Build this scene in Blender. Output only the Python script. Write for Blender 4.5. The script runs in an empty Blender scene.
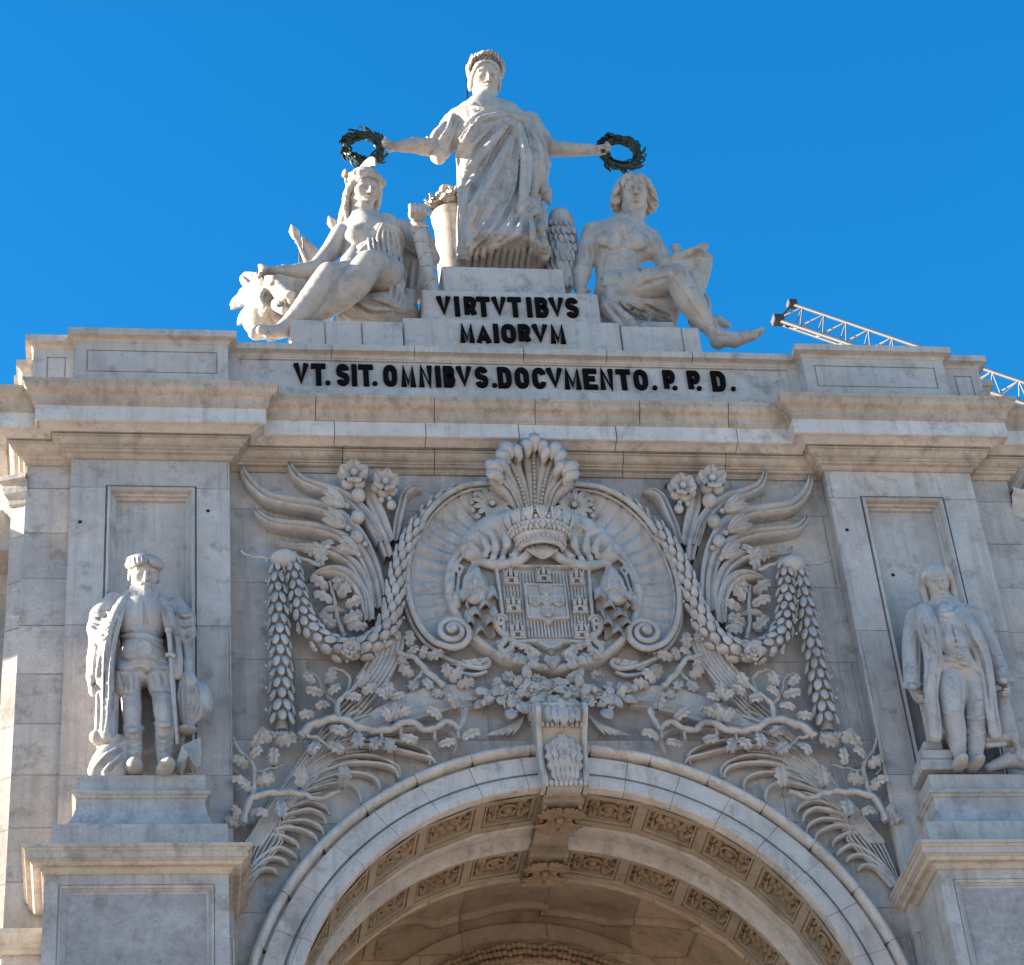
import bpy, math, random
import numpy as np
from mathutils import Vector, Matrix
R_ = math.radians
scn = bpy.context.scene
COL = scn.collection
# ------------------------------------------------------------------ camera
F_PX = 2469.936; PX, PY = 477.129, 482.0; IW, IH = 1024, 965
HH = np.array([0.99111419, -0.0147227, -0.13219644])
UU = np.array([-0.06977612, 0.78858375, -0.61095578])
NN = np.array([0.11324288, 0.6147511, 0.78054925])
MC = np.array([HH, -NN, UU])            # camera vector -> world vector
CAM = np.array([-5.508, 0.0, 1.6])
cd = bpy.data.cameras.new('camera'); cam = bpy.data.objects.new('camera', cd); COL.objects.link(cam)
m4 = Matrix.Identity(4)
for i in range(3):
    for j in range(3): m4[i][j] = float(MC[i][j])
    m4[i][3] = float(CAM[i])
cam.matrix_world = m4
cd.sensor_width = 36.0; cd.lens = F_PX / 1024 * 36.0
cd.shift_x = (512 - PX) / 1024.0; cd.shift_y = (PY - 482.5) / 1024.0
cd.clip_start = 0.5; cd.clip_end = 5000
scn.camera = cam
# ------------------------------------------------------------------ world, sun, exposure
SUN_EL, SUN_AZ = 16.0, 10.0          # azimuth: degrees behind the facade plane, sun on the left
sd = np.array([-math.cos(R_(SUN_AZ)) * math.cos(R_(SUN_EL)), math.sin(R_(SUN_AZ)) * math.cos(R_(SUN_EL)), math.sin(R_(SUN_EL))])
w = bpy.data.worlds.new('World'); scn.world = w; w.use_nodes = True
nt = w.node_tree; bg = nt.nodes['Background']
sky = nt.nodes.new('ShaderNodeTexSky'); sky.sky_type = 'NISHITA'; sky.sun_disc = False
sky.sun_elevation = R_(SUN_EL); sky.sun_rotation = math.atan2(sd[0], sd[1])
sky.altitude = 0; sky.air_density = 1.0; sky.dust_density = 0.3; sky.ozone_density = 4.0
hs = nt.nodes.new('ShaderNodeHueSaturation'); hs.inputs['Saturation'].default_value = 1.275; hs.inputs['Hue'].default_value = .496
nt.links.new(sky.outputs[0], hs.inputs['Color']); nt.links.new(hs.outputs[0], bg.inputs[0])
bg.inputs[1].default_value = 0.066
sl = bpy.data.lights.new('sun', 'SUN'); sl.energy = 5.0; sl.angle = R_(0.5); sl.color = (1.0, 0.86, 0.68)
so = bpy.data.objects.new('sun', sl); COL.objects.link(so)
so.rotation_euler = Vector(sd).to_track_quat('Z', 'Y').to_euler()
scn.view_settings.view_transform = 'Standard'; scn.view_settings.look = 'None'
scn.view_settings.exposure = 2.5; scn.view_settings.gamma = 1.0
scn.cycles.max_bounces = 6; scn.cycles.diffuse_bounces = 4
# ------------------------------------------------------------------ pixel <-> world
def W(x, y, Y):
    r = MC @ np.array([x - PX, -(y - PY), -F_PX]); t = Y / r[1]
    return CAM + r * t
def mpp(x, y, Y):                        # metres per pixel at a point
    r = np.array([x - PX, -(y - PY), -F_PX]); t = Y / (MC @ r)[1]
    return t
# ------------------------------------------------------------------ objects
def tag(o, label=None, cat=None, group=None, kind=None):
    if label: o['label'] = label
    if cat: o['category'] = cat
    if group: o['group'] = group
    if kind: o['kind'] = kind
    return o
def empty(name, loc):
    o = bpy.data.objects.new(name, None); COL.objects.link(o); o.location = loc; o.empty_display_size = .3
    return o
def put(o, parent):
    if parent is not None:
        o.parent = parent
        o.matrix_parent_inverse = Matrix.Translation(-parent.location)
    return o
def mesh_np(name, V, Fs, mat, parent=None, smooth=False, angle=None):
    """V (n,3); Fs: list of arrays (quads/tris) or list of index lists"""
    me = bpy.data.meshes.new(name)
    V = np.asarray(V, dtype=np.float32)
    if isinstance(Fs, np.ndarray):
        n = Fs.shape[1]
        me.vertices.add(len(V)); me.vertices.foreach_set('co', V.ravel())
        me.loops.add(Fs.size); me.loops.foreach_set('vertex_index', Fs.astype(np.int32).ravel())
        me.polygons.add(len(Fs)); me.polygons.foreach_set('loop_start', np.arange(0, Fs.size, n, dtype=np.int32))
        me.polygons.foreach_set('loop_total', np.full(len(Fs), n, dtype=np.int32))
        me.update(calc_edges=True)
    else:
        me.from_pydata(V.tolist(), [], [list(map(int, f)) for f in Fs])
    if smooth:
        me.polygons.foreach_set('use_smooth', np.ones(len(me.polygons), dtype=bool))
        if angle is not None:
            try: me.set_sharp_from_angle(angle=R_(angle))
            except Exception: pass
    me.materials.append(mat)
    o = bpy.data.objects.new(name, me); COL.objects.link(o)
    return put(o, parent)
class MB:
    """collects simple shapes into one mesh"""
    def __init__(s): s.v = []; s.f = []; s.n = 0
    def add(s, V, F):
        V = np.asarray(V, float).reshape(-1, 3)
        s.v.append(V); s.f += [[i + s.n for i in q] for q in F]; s.n += len(V); return s
    def box(s, a, b):
        x0, y0, z0 = a; x1, y1, z1 = b
        V = [(x0,y0,z0),(x1,y0,z0),(x1,y1,z0),(x0,y1,z0),(x0,y0,z1),(x1,y0,z1),(x1,y1,z1),(x0,y1,z1)]
        return s.add(V, [(0,3,2,1),(4,5,6,7),(0,1,5,4),(1,2,6,5),(2,3,7,6),(3,0,4,7)])
    def bbox(s, a, b, c=.012):            # box with chamfered vertical/front edges
        x0, y0, z0 = a; x1, y1, z1 = b
        V = []
        for z, e in ((z0, c), (z0 + c, 0), (z1 - c, 0), (z1, c)):
            e2 = e
            V += [(x0+e2+c*(e==0), y0+e2, z), (x1-e2-c*(e==0), y0+e2, z), (x1-e2, y0+e2+c*(e==0), z), (x1-e2, y1-e2, z), (x0+e2, y1-e2, z), (x0+e2, y0+e2+c*(e==0), z)]
        F = [(5,4,3,2,1,0), (18,19,20,21,22,23)]
        for r in range(3):
            for i in range(6):
                j = (i + 1) % 6
                F.append((r*6+i, r*6+j, r*6+6+j, r*6+6+i))
        return s.add(V, F)
    def prism(s, poly, y0, y1):           # polygon of (x,z) (counter-clockwise seen from -Y) extruded y0 (front) .. y1
        n = len(poly); V = [(x, y0, z) for x, z in poly] + [(x, y1, z) for x, z in poly]
        F = [tuple(range(n)), tuple(range(2*n-1, n-1, -1))]
        F += [(i, i+n, (i+1) % n + n, (i+1) % n) for i in range(n)]
        return s.add(V, F)
    def grid(s, P, close_u=False, close_v=False):   # P[u][v] points
        P = np.asarray(P, float); nu, nv = P.shape[:2]
        F = []
        for u in range(nu if close_u else nu - 1):
            for v in range(nv if close_v else nv - 1):
                u2 = (u + 1) % nu; v2 = (v + 1) % nv
                F.append((u*nv+v, u2*nv+v, u2*nv+v2, u*nv+v2))
        return s.add(P.reshape(-1, 3), F)
    def tube(s, pts, rad, n=8, flat=1.0, up=(0, -1, 0), caps=True):
        """tapered tube along pts; flat squashes it along `up`"""
        pts = np.asarray(pts, float); m = len(pts)
        rad = np.full(m, rad) if np.isscalar(rad) else np.asarray(rad, float)
        T = np.gradient(pts, axis=0); T /= np.linalg.norm(T, axis=1)[:, None] + 1e-9
        up = np.asarray(up, float); rings = []
        a = np.linspace(0, 2*np.pi, n, endpoint=False)
        for i in range(m):
            side = np.cross(T[i], up); L = np.linalg.norm(side)
            if L < 1e-4: side = np.cross(T[i], (1, 0, 0.3)); L = np.linalg.norm(side)
            side /= L; u2 = np.cross(side, T[i])
            rings.append(pts[i] + rad[i] * (np.cos(a)[:, None] * side + np.sin(a)[:, None] * u2 * flat))
        b = s.n; s.grid(rings, close_v=True)
        if caps:
            s.f.append([b + i for i in range(n)][::-1]); s.f.append([b + (m-1)*n + i for i in range(n)])
        return s
    def ball(s, c, r, nu=6, nv=8, rot=None):
        r = np.full(3, r) if np.isscalar(r) else np.asarray(r, float)
        rows = []
        for i in range(nu + 1):
            t = np.pi * (i + .0) / nu; t = min(max(t, .12), np.pi - .12)
            a = np.linspace(0, 2*np.pi, nv, endpoint=False)
            q = np.stack([np.sin(t)*np.cos(a)*r[0], np.sin(t)*np.sin(a)*r[1], np.full(nv, np.cos(t))*r[2]], 1)
            if rot is not None: q = q @ np.asarray(rot).T
            rows.append(q + np.asarray(c))
        b = s.n; s.grid(rows[::-1], close_v=True)
        s.f.append([b + i for i in range(nv)][::-1]); s.f.append([b + nu*nv + i for i in range(nv)])
        return s
    def build(s, name, mat, parent=None, smooth=False, angle=None):
        return mesh_np(name, np.vstack(s.v), s.f, mat, parent, smooth, angle)
def spline(P, n=8, closed=False):
    """Catmull-Rom through rows of P (any columns)"""
    P = np.asarray(P, float); m = len(P)
    if m < 3:
        t = np.linspace(0, 1, n + 1)[:, None]; return P[0] * (1 - t) + P[1] * t
    out = []
    for i in range(m if closed else m - 1):
        if closed: a, b, c, d = P[(i-1) % m], P[i], P[(i+1) % m], P[(i+2) % m]
        else: a, b, c, d = P[max(i-1, 0)], P[i], P[i+1], P[min(i+2, m-1)]
        for k in range(n):
            t = k / n
            out.append(.5 * (2*b + (c - a)*t + (2*a - 5*b + 4*c - d)*t*t + (3*b - a - 3*c + d)*t**3))
    if not closed: out.append(P[-1])
    return np.array(out)
class Crop:
    """pixel coordinates of an enlarged view -> points in a plane at depth Y"""
    def __init__(s, ox, oy, sc, Y): s.ox, s.oy, s.sc, s.Y = ox, oy, sc, Y
    def xy(s, x, y): return (s.ox + x/s.sc, s.oy + y/s.sc)
    def __call__(s, x, y, dy=0.0): return W(*s.xy(x, y), s.Y + dy)
    def r(s, v, x=400, y=400): return v/s.sc*mpp(*s.xy(x, y), s.Y)
    def bb(s, x0, y0, x1, y1, d0, d1, m=.1):
        P = np.array([s(x, y, d) for x in (x0, x1) for y in (y0, y1) for d in (d0, d1)]); return P.min(0) - m, P.max(0) + m
    def pts(s, L): return [s.xy(*p) for p in L]
def leaf_mesh(mb, c, d, n, L, w_, th=.012, curl=.15, lobes=0, ns=6):
    """a leaf: base c, direction d, facing n; lobed like oak when asked"""
    d = np.asarray(d, float); d /= np.linalg.norm(d); n = np.asarray(n, float); n = n - d*(n @ d); n /= np.linalg.norm(n) + 1e-9; sdv = np.cross(d, n)
    P = []
    if lobes: ns = 15
    for t in np.linspace(0, 1, ns):
        ww = w_*(math.sin(math.pi*min(1, t*.9 + .07))**.7)
        if lobes: ww = w_*(.35 + .75*math.sin(math.pi*min(1, t*.86 + .06)))*(.80 + .20*math.cos(2*math.pi*lobes*t + 2.6)) if t < .99 else w_*.12
        b = np.asarray(c) + d*L*t + n*(curl*L*math.sin(t*2.6))
        P.append([b - sdv*ww, b - sdv*ww*.55 + n*w_*.34, b + n*w_*.04, b + sdv*ww*.55 + n*w_*.34, b + sdv*ww, b - n*th*1.5])
    mb.grid(P, close_v=True)
# ------------------------------------------------------------------ materials
def stone(name, col, var=.12, brick=None, streak=.25, rough=.8, bump=.5, warm=.0, blotch=.35, scale=1.0, pit=0.0, tint=(.55, .40, .28), crust=.68):
    m = bpy.data.materials.new(name); m.use_nodes = True
    nt = m.node_tree; N = nt.nodes; L = nt.links; bs = N['Principled BSDF']
    bs.inputs['Roughness'].default_value = rough
    try: bs.inputs['Specular IOR Level'].default_value = .3
    except Exception: pass
    geo = N.new('ShaderNodeNewGeometry')
    pos = geo.outputs['Position']
    def noise(sc, det=5, rg=.6, stretch=None):
        n = N.new('ShaderNodeTexNoise'); n.inputs['Scale'].default_value = sc; n.inputs['Detail'].default_value = det; n.inputs['Roughness'].default_value = rg
        if stretch:
            mp = N.new('ShaderNodeMapping'); mp.inputs['Scale'].default_value = stretch; L.new(pos, mp.inputs[0]); L.new(mp.outputs[0], n.inputs['Vector'])
        else: L.new(pos, n.inputs['Vector'])
        return n.outputs[0]
    def ramp(x, a, b, ca=0.0, cb=1.0):
        r = N.new('ShaderNodeMapRange'); r.inputs[1].default_value = a; r.inputs[2].default_value = b; r.inputs[3].default_value = ca; r.inputs[4].default_value = cb
        L.new(x, r.inputs[0]); return r.outputs[0]
    def mix(fac, a, b, mode='MIX'):
        x = N.new('ShaderNodeMix'); x.data_type = 'RGBA'; x.blend_type = mode
        for sock, v in ((x.inputs[0], fac), (x.inputs[6], a), (x.inputs[7], b)):
            if hasattr(v, 'links') or hasattr(v, 'is_linked'): L.new(v, sock)
            elif isinstance(v, (int, float)): sock.default_value = v
            else: sock.default_value = (*v, 1)
        return x.outputs[2]
    c = np.array(col)*np.array([1.03, .985, .955])
    base = mix(ramp(noise(.9 * scale, 6), .3, .7), tuple(c * (1 - var)), tuple(np.minimum(c * (1 + var), .9)))
    wc = np.array(tint)
    if warm > 0: base = mix(ramp(noise(.55 * scale + .2, 4), .45, .75, 0, warm), base, tuple(wc))
    base = mix(ramp(noise(5 * scale, 8, .7), .35, .75, 0, blotch), base, tuple(c * .52))
    if streak > 0: base = mix(ramp(noise(1.0, 6, .65, (5, 5, .45)), .5, .78, 0, streak), base, tuple(c * np.array([.38, .36, .34])))
    if streak > 0: base = mix(ramp(noise(1.0, 5, .7, (13, 13, .4)), .54, .74, 0, streak * .8), base, tuple(c * np.array([.42, .39, .36])))
    if crust > 0:
        k1 = ramp(noise(3.1, 8, .72), .53, .66, 0, crust); base = mix(k1, base, tuple(c * np.array([.40, .38, .37])))
        k2 = ramp(noise(1.3, 7, .7), .56, .72, 0, crust * .8); base = mix(k2, base, tuple(np.minimum(c * 1.28, .85)))
    fine = noise(55 * scale, 5, .75)
    base = mix(ramp(fine, .38, .66, 0, .42), base, tuple(c * .58))
    if pit > 0:
        base = mix(ramp(noise(26, 5, .75), .55, .68, 0, pit), base, tuple(c * .35))
    h = noise(14 * scale, 8, .65)
    bump1 = N.new('ShaderNodeBump'); bump1.inputs['Strength'].default_value = bump; bump1.inputs['Distance'].default_value = .03
    L.new(h, bump1.inputs['Height'])
    nrm = bump1.outputs[0]
    if brick:
        bw, bh, ms, offz, offx = brick
        sep = N.new('ShaderNodeSeparateXYZ'); L.new(pos, sep.inputs[0])
        cb = N.new('ShaderNodeCombineXYZ')
        for i, (k, o) in enumerate(((0, offx), (2, offz))):
            a = N.new('ShaderNodeMath'); a.operation = 'ADD'; a.inputs[1].default_value = o; L.new(sep.outputs[k], a.inputs[0])
            L.new(a.outputs[0], cb.inputs[i])
        b = N.new('ShaderNodeTexBrick'); b.inputs['Scale'].default_value = 1
        b.inputs['Brick Width'].default_value = bw; b.inputs['Row Height'].default_value = bh; b.inputs['Mortar Size'].default_value = ms
        b.inputs['Mortar Smooth'].default_value = .3; b.inputs['Bias'].default_value = 0
        b.inputs['Color1'].default_value = (.82, .815, .825, 1); b.inputs['Color2'].default_value = (1.13, 1.12, 1.10, 1); b.inputs['Mortar'].default_value = (1, 1, 1, 1)
        wob = N.new('ShaderNodeVectorMath'); wob.operation = 'ADD'
        nz = N.new('ShaderNodeTexNoise'); nz.inputs['Scale'].default_value = 7; L.new(pos, nz.inputs['Vector'])
        sc = N.new('ShaderNodeVectorMath'); sc.operation = 'SCALE'; sc.inputs['Scale'].default_value = .018; L.new(nz.outputs['Color'], sc.inputs[0])
        L.new(cb.outputs[0], wob.inputs[0]); L.new(sc.outputs[0], wob.inputs[1]); L.new(wob.outputs[0], b.inputs['Vector'])
        base = mix(1.0, base, b.outputs['Color'], 'MULTIPLY')
        broken = ramp(noise(2.2, 4), .35, .6, .25, .95)
        mm = N.new('ShaderNodeMath'); mm.operation = 'MULTIPLY'; L.new(b.outputs['Fac'], mm.inputs[0]); L.new(broken, mm.inputs[1])
        base = mix(mm.outputs[0], base, tuple(c * .42))
        bump2 = N.new('ShaderNodeBump'); bump2.invert = True; bump2.inputs['Strength'].default_value = .9; bump2.inputs['Distance'].default_value = .02
        L.new(mm.outputs[0], bump2.inputs['Height']); L.new(nrm, bump2.inputs['Normal']); nrm = bump2.outputs[0]
    L.new(base, bs.inputs['Base Color']); L.new(nrm, bs.inputs['Normal'])
    return m
def plain(name, col, rough=.6, metal=0.0, bump=0.0):
    m = bpy.data.materials.new(name); m.use_nodes = True
    nt = m.node_tree; bs = nt.nodes['Principled BSDF']; N = nt.nodes
    bs.inputs['Roughness'].default_value = rough; bs.inputs['Metallic'].default_value = metal
    n = N.new('ShaderNodeTexNoise'); n.inputs['Scale'].default_value = 9; n.inputs['Detail'].default_value = 6
    r = N.new('ShaderNodeMix'); r.data_type = 'RGBA'
    r.inputs[6].default_value = (*[c * .7 for c in col], 1); r.inputs[7].default_value = (*[min(1, c * 1.25) for c in col], 1)
    g = N.new('ShaderNodeNewGeometry'); nt.links.new(g.outputs['Position'], n.inputs['Vector'])
    nt.links.new(n.outputs[0], r.inputs[0]); nt.links.new(r.outputs[2], bs.inputs['Base Color'])
    return m
M_WALL = stone('limestone_wall', (.42, .415, .41), var=.2, brick=(2.6, 1.28, .007, .1, .9), streak=.75, warm=.35, blotch=.5)
M_PIL = stone('limestone_pilaster', (.455, .45, .445), var=.18, brick=(4.4, 2.35, .008, .4, 2.18), streak=.65, warm=.25, blotch=.45)
M_STRIP = stone('limestone_strip', (.44, .43, .42), var=.2, brick=(6.0, .78, .009, .2, 2.9), streak=.5, warm=.4, pit=.6)
M_CORN = stone('limestone_cornice', (.46, .44, .41), var=.18, streak=.6, warm=.5, blotch=.4)
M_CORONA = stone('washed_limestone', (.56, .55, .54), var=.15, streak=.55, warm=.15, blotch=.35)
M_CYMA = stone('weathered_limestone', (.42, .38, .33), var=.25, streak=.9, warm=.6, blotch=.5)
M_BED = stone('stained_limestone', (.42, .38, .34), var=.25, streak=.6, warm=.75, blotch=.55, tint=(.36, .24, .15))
M_PARA = stone('limestone_parapet', (.46, .45, .44), var=.18, streak=.55, warm=.3, blotch=.4)
M_ARCH = stone('limestone_arch', (.50, .49, .48), var=.2, streak=.65, warm=.25, blotch=.45)
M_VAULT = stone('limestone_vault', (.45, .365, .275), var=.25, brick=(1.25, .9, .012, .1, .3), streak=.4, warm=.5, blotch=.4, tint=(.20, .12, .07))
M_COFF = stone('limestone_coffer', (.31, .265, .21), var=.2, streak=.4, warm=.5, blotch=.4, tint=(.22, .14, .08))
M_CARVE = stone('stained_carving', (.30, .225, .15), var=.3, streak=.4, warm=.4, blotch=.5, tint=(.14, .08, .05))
M_ORN = stone('carved_limestone', (.46, .455, .45), var=.2, streak=.6, warm=.15, blotch=.55)
M_PED = stone('pedestal_limestone', (.43, .425, .42), var=.2, streak=.75, warm=.15, blotch=.6, pit=.4)
M_PANEL = stone('pink_grey_marble', (.36, .355, .365), var=.15, streak=.15, warm=.0, blotch=.85, scale=2.0, pit=.5)
M_STAT = stone('statue_marble', (.40, .385, .365), var=.2, streak=.6, warm=.2, blotch=.4, bump=.3)
M_STAT2 = stone('statue_grey_marble', (.41, .41, .415), var=.2, streak=.55, warm=.1, blotch=.5, bump=.3)
M_LET = plain('black_bronze', (.006, .006, .006), .95, .0); M_LET.node_tree.nodes['Principled BSDF'].inputs['Specular IOR Level'].default_value = .05
M_WREATH = plain('dark_bronze_green', (.02, .035, .025), .5, .4)
# ------------------------------------------------------------------ ground
g = MB(); g.add([(-1500, -1500, 0), (1500, -1500, 0), (1500, 1500, 0), (-1500, 1500, 0)], [(0, 1, 2, 3)])
M_GROUND = stone('plaza_paving', (.46, .405, .34), streak=0, scale=.3, bump=.1)
tag(g.build('ground', M_GROUND), kind='structure')
# ------------------------------------------------------------------ the arch building
PILY, WALLY, STRY = 27.70, 27.95, 27.88
XP0, XP1, XS = 4.36, 6.58, 7.20
ZTOP = 23.58
arch = empty('triumphal_arch', (0, 28, 0))
tag(arch, 'grey limestone triumphal arch with carved attic, cornices and black Latin inscription filling the view', 'arch')
jr = random.Random(21)
def sweep(mb, path, prof, blocks=True):
    path = np.asarray(path, float); n = len(path)
    d = np.diff(path, axis=0); d /= np.linalg.norm(d, axis=1)[:, None]
    nr = np.stack([d[:, 1], -d[:, 0]], 1)
    off = []
    for i in range(n):
        a = nr[max(i-1, 0)]; b = nr[min(i, n-2)]
        off.append((a + b) / (1 + a @ b))
    off = np.array(off)
    for i in range(n - 1):              # straight runs cut into blocks, each a few millimetres off its neighbours
        L = np.linalg.norm(path[i+1] - path[i]); nb = max(1, int(L/1.4 + .3)) if blocks else 1; u = (path[i+1] - path[i])/L
        cuts = [0] + [(k + jr.uniform(-.16, .16))/nb for k in range(1, nb)] + [1]
        for k in range(nb):
            A = np.array([(*(path[i] + off[i]*dl), z) for dl, z in prof]); B = np.array([(*(path[i+1] + off[i+1]*dl), z) for dl, z in prof])
            g = .005/L; t0 = cuts[k] + (g if k else 0); t1 = cuts[k+1] - (g if k < nb - 1 else 0)
            o = np.array([*(nr[i]*jr.uniform(-.006, .006)), jr.uniform(-.005, .005)]) if nb > 1 else np.zeros(3)
            M0 = lambda t: np.array([(*(path[i]*(1 - t) + path[i+1]*t + nr[i]*dl), z) for dl, z in prof])
            P = np.array([A if k == 0 else M0(t0) + o, B if k == nb - 1 else M0(t1) + o]); mb.grid(P)
def half_path(pts):                      # mirrored plan path
    return pts + [(-x, y) for x, y in reversed(pts)]
PLAN = half_path([(-XS, 38.0), (-XS, STRY), (-XP1, STRY), (-XP1, PILY), (-XP0, PILY), (-XP0, WALLY)])
def arc_prof(p0, p1, bulge, n=6):       # curved moulding between two profile points
    p0 = np.array(p0); p1 = np.array(p1); d = p1 - p0; nn = np.array([d[1], -d[0]])
    return [tuple(p0 + d*t + nn*bulge*4*t*(1-t)) for t in np.linspace(0, 1, n)]
def cyma(p0, p1, b, n=8):
    p0 = np.array(p0); p1 = np.array(p1); d = p1 - p0; nn = np.array([d[1], -d[0]])
    return [tuple(p0 + d*t + nn*b*math.sin(2*math.pi*t)) for t in np.linspace(0, 1, n)]
PROF = [(0, ZTOP), (.035, ZTOP), (.035, ZTOP+.025)] + cyma((.045, ZTOP+.03), (.13, ZTOP+.10), -.12) + [(.15, ZTOP+.10), (.15, ZTOP+.125)] \
    + arc_prof((.155, ZTOP+.13), (.255, ZTOP+.225), .18) + [(.275, ZTOP+.225), (.275, ZTOP+.255), (.235, ZTOP+.255), (.235, ZTOP+.275), (.30, ZTOP+.275), (.535, ZTOP+.275), (.535, ZTOP+.25), (.575, ZTOP+.25),
       (.575, ZTOP+.50), (.60, ZTOP+.505), (.60, ZTOP+.53), (.625, ZTOP+.535), (.625, ZTOP+.56)] + cyma((.63, ZTOP+.565), (.79, ZTOP+.745), -.13, 10) + [(.82, ZTOP+.75), (.82, ZTOP+.80), (.78, ZTOP+.815), (-.6, ZTOP+.90)]
kb = PROF.index((.235, ZTOP+.275)); kc = PROF.index((.575, ZTOP+.50))
PROF = [(d if d <= .31 else .31 + (d - .31)*.76, z if d <= .31 else z + (d - .31)*.24*1.03) for d, z in PROF]
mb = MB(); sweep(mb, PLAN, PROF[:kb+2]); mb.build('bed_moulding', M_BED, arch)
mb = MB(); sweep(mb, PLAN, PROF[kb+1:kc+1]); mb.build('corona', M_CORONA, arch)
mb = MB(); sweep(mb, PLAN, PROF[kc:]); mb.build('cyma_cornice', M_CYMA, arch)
ZC = ZTOP + .90
# parapet above the cornice
def frame_loops(mb, x0, x1, z0, z1, steps, cap=True):
    loops = []
    for ins, y in steps: loops.append([(x0+ins, y, z0+ins), (x1-ins, y, z0+ins), (x1-ins, y, z1-ins), (x0+ins, y, z1-ins)])
    for a, b in zip(loops, loops[1:]):
        for i in range(4):
            j = (i + 1) % 4
            mb.add([a[i], a[j], b[j], b[i]], [(0, 1, 2, 3)])
    if cap: mb.add(loops[-1], [(0, 1, 2, 3)])
def panel(mb, X0, X1, Z0, Z1, Y, x0, x1, z0, z1, steps):
    """flat face with a rectangular opening filled by stepped loops"""
    V = [(X0, Y, Z0), (X1, Y, Z0), (X1, Y, Z1), (X0, Y, Z1), (x0, Y, z0), (x1, Y, z0), (x1, Y, z1), (x0, Y, z1)]
    mb.add(V, [(0, 1, 5, 4), (1, 2, 6, 5), (2, 3, 7, 6), (3, 0, 4, 7)])
    frame_loops(mb, x0, x1, z0, z1, [(0, Y)] + steps)
ZP0, ZP1 = ZC - .1, 25.78
GROOVE = lambda Y: [(0, Y+.022), (.022, Y+.022), (.022, Y+.004), (.03, Y+.004)]
mb = MB()
for s in (-1, 1):
    a, b = sorted((s*XP0, s*XP1)); panel(mb, a, b, ZP0, ZP1, PILY, a+.16, b-.16, 25.22, ZP1-.14, GROOVE(PILY))
    a, b = sorted((s*(XP1+.0), s*(XS-.0))); panel(mb, a, b, ZP0, ZP1, STRY, a+.2, b-.14, 25.0, ZP1-.14, GROOVE(STRY))
    for x, y0, y1 in ((XP0, PILY, WALLY), (XP1, PILY, STRY)):
        mb.add([(s*x, y0, ZP0), (s*x, y1, ZP0), (s*x, y1, ZP1), (s*x, y0, ZP1)], [(0, 1, 2, 3)])
    x = s*XS; mb.add([(x, STRY, ZP0), (x, 29.2, ZP0), (x, 29.2, ZP1), (x, STRY, ZP1)], [(0, 1, 2, 3)])
    mb.box((min(s*XS, s*(XS+.16)), 28.12, ZP0), (max(s*XS, s*(XS+.16)), 31.5, ZP1-.26))
    # plinth course under the block panel
    a, b = sorted((s*(XP0-.03), s*(XP1+.03))); mb.box((a, PILY-.03, ZP0), (b, PILY+.2, 25.09))
panel(mb, -XP0, XP0, ZP0, ZP1+.08, WALLY, -XP0+.18, XP0-.18, 25.22, ZP1-.03, [(.0, WALLY+.03), (.02, WALLY+.03)])
mb.box((-XP0+.02, WALLY-.05, ZP0), (XP0-.02, WALLY+.1, 25.17))
mb.build('parapet_wall', M_PARA, arch)
CAPP = [(0, ZP1)] + arc_prof((.01, ZP1+.005), (.075, ZP1+.06), -.2) + [(.09, ZP1+.065), (.12, ZP1+.07), (.12, ZP1+.185), (.10, ZP1+.20), (-1.2, ZP1+.22)]
PPLAN = half_path([(-XS, 29.2), (-XS, STRY), (-XP1, STRY), (-XP1, PILY), (-XP0, PILY), (-XP0, WALLY)])
mb = MB(); sweep(mb, PPLAN, CAPP)
for s in (-1, 1):
    sweep(mb, [(s*XS-.16*(s < 0), 31.5), (s*XS-.16*(s < 0), 28.12), (s*XS+.16*(s > 0), 28.12), (s*XS+.16*(s > 0), 31.5)], [(0, ZP1-.26), (.06, ZP1-.20), (.09, ZP1-.19), (.09, ZP1-.08), (-.3, ZP1-.07)])
mb.build('parapet_coping', M_CORN, arch)
# roof and solid core (keeps sun and sky out of the building)
ZA, RO, RI = 14.58, 4.36, 3.69
mb = MB()
mb.box((-XS+.02, STRY+.25, ZC-.1), (XS-.02, 37.9, 25.85))
for s in (-1, 1):
    a, b = sorted((s*5.6, s*(XS-.02))); mb.box((a, 28.3, 0), (b, 37.9, ZC-.1)); a, b = sorted((s*4.4, s*5.65)); mb.box((a, 28.3, 0), (b, 30.3, ZC-.1))
mb.box((-5.65, 30.32, 20.25), (5.65, 37.9, ZC-.1)); mb.box((-4.45, 28.3, 19.3), (4.45, 30.3, ZC-.1))
mb.build('core', M_WALL, arch)
# main wall with the arch opening
mb = MB(); N_ = 96
xs = np.linspace(-XP0, XP0, N_ + 1)
zb = [ZA + math.sqrt(max(0, (RO-.12)**2 - x*x)) if abs(x) < RO-.12 else 0 for x in xs]
P = [[(x, WALLY, z), (x, WALLY, ZTOP+.05)] for x, z in zip(xs, zb)]
mb.grid(P); mb.build('wall', M_WALL, arch)
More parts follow.
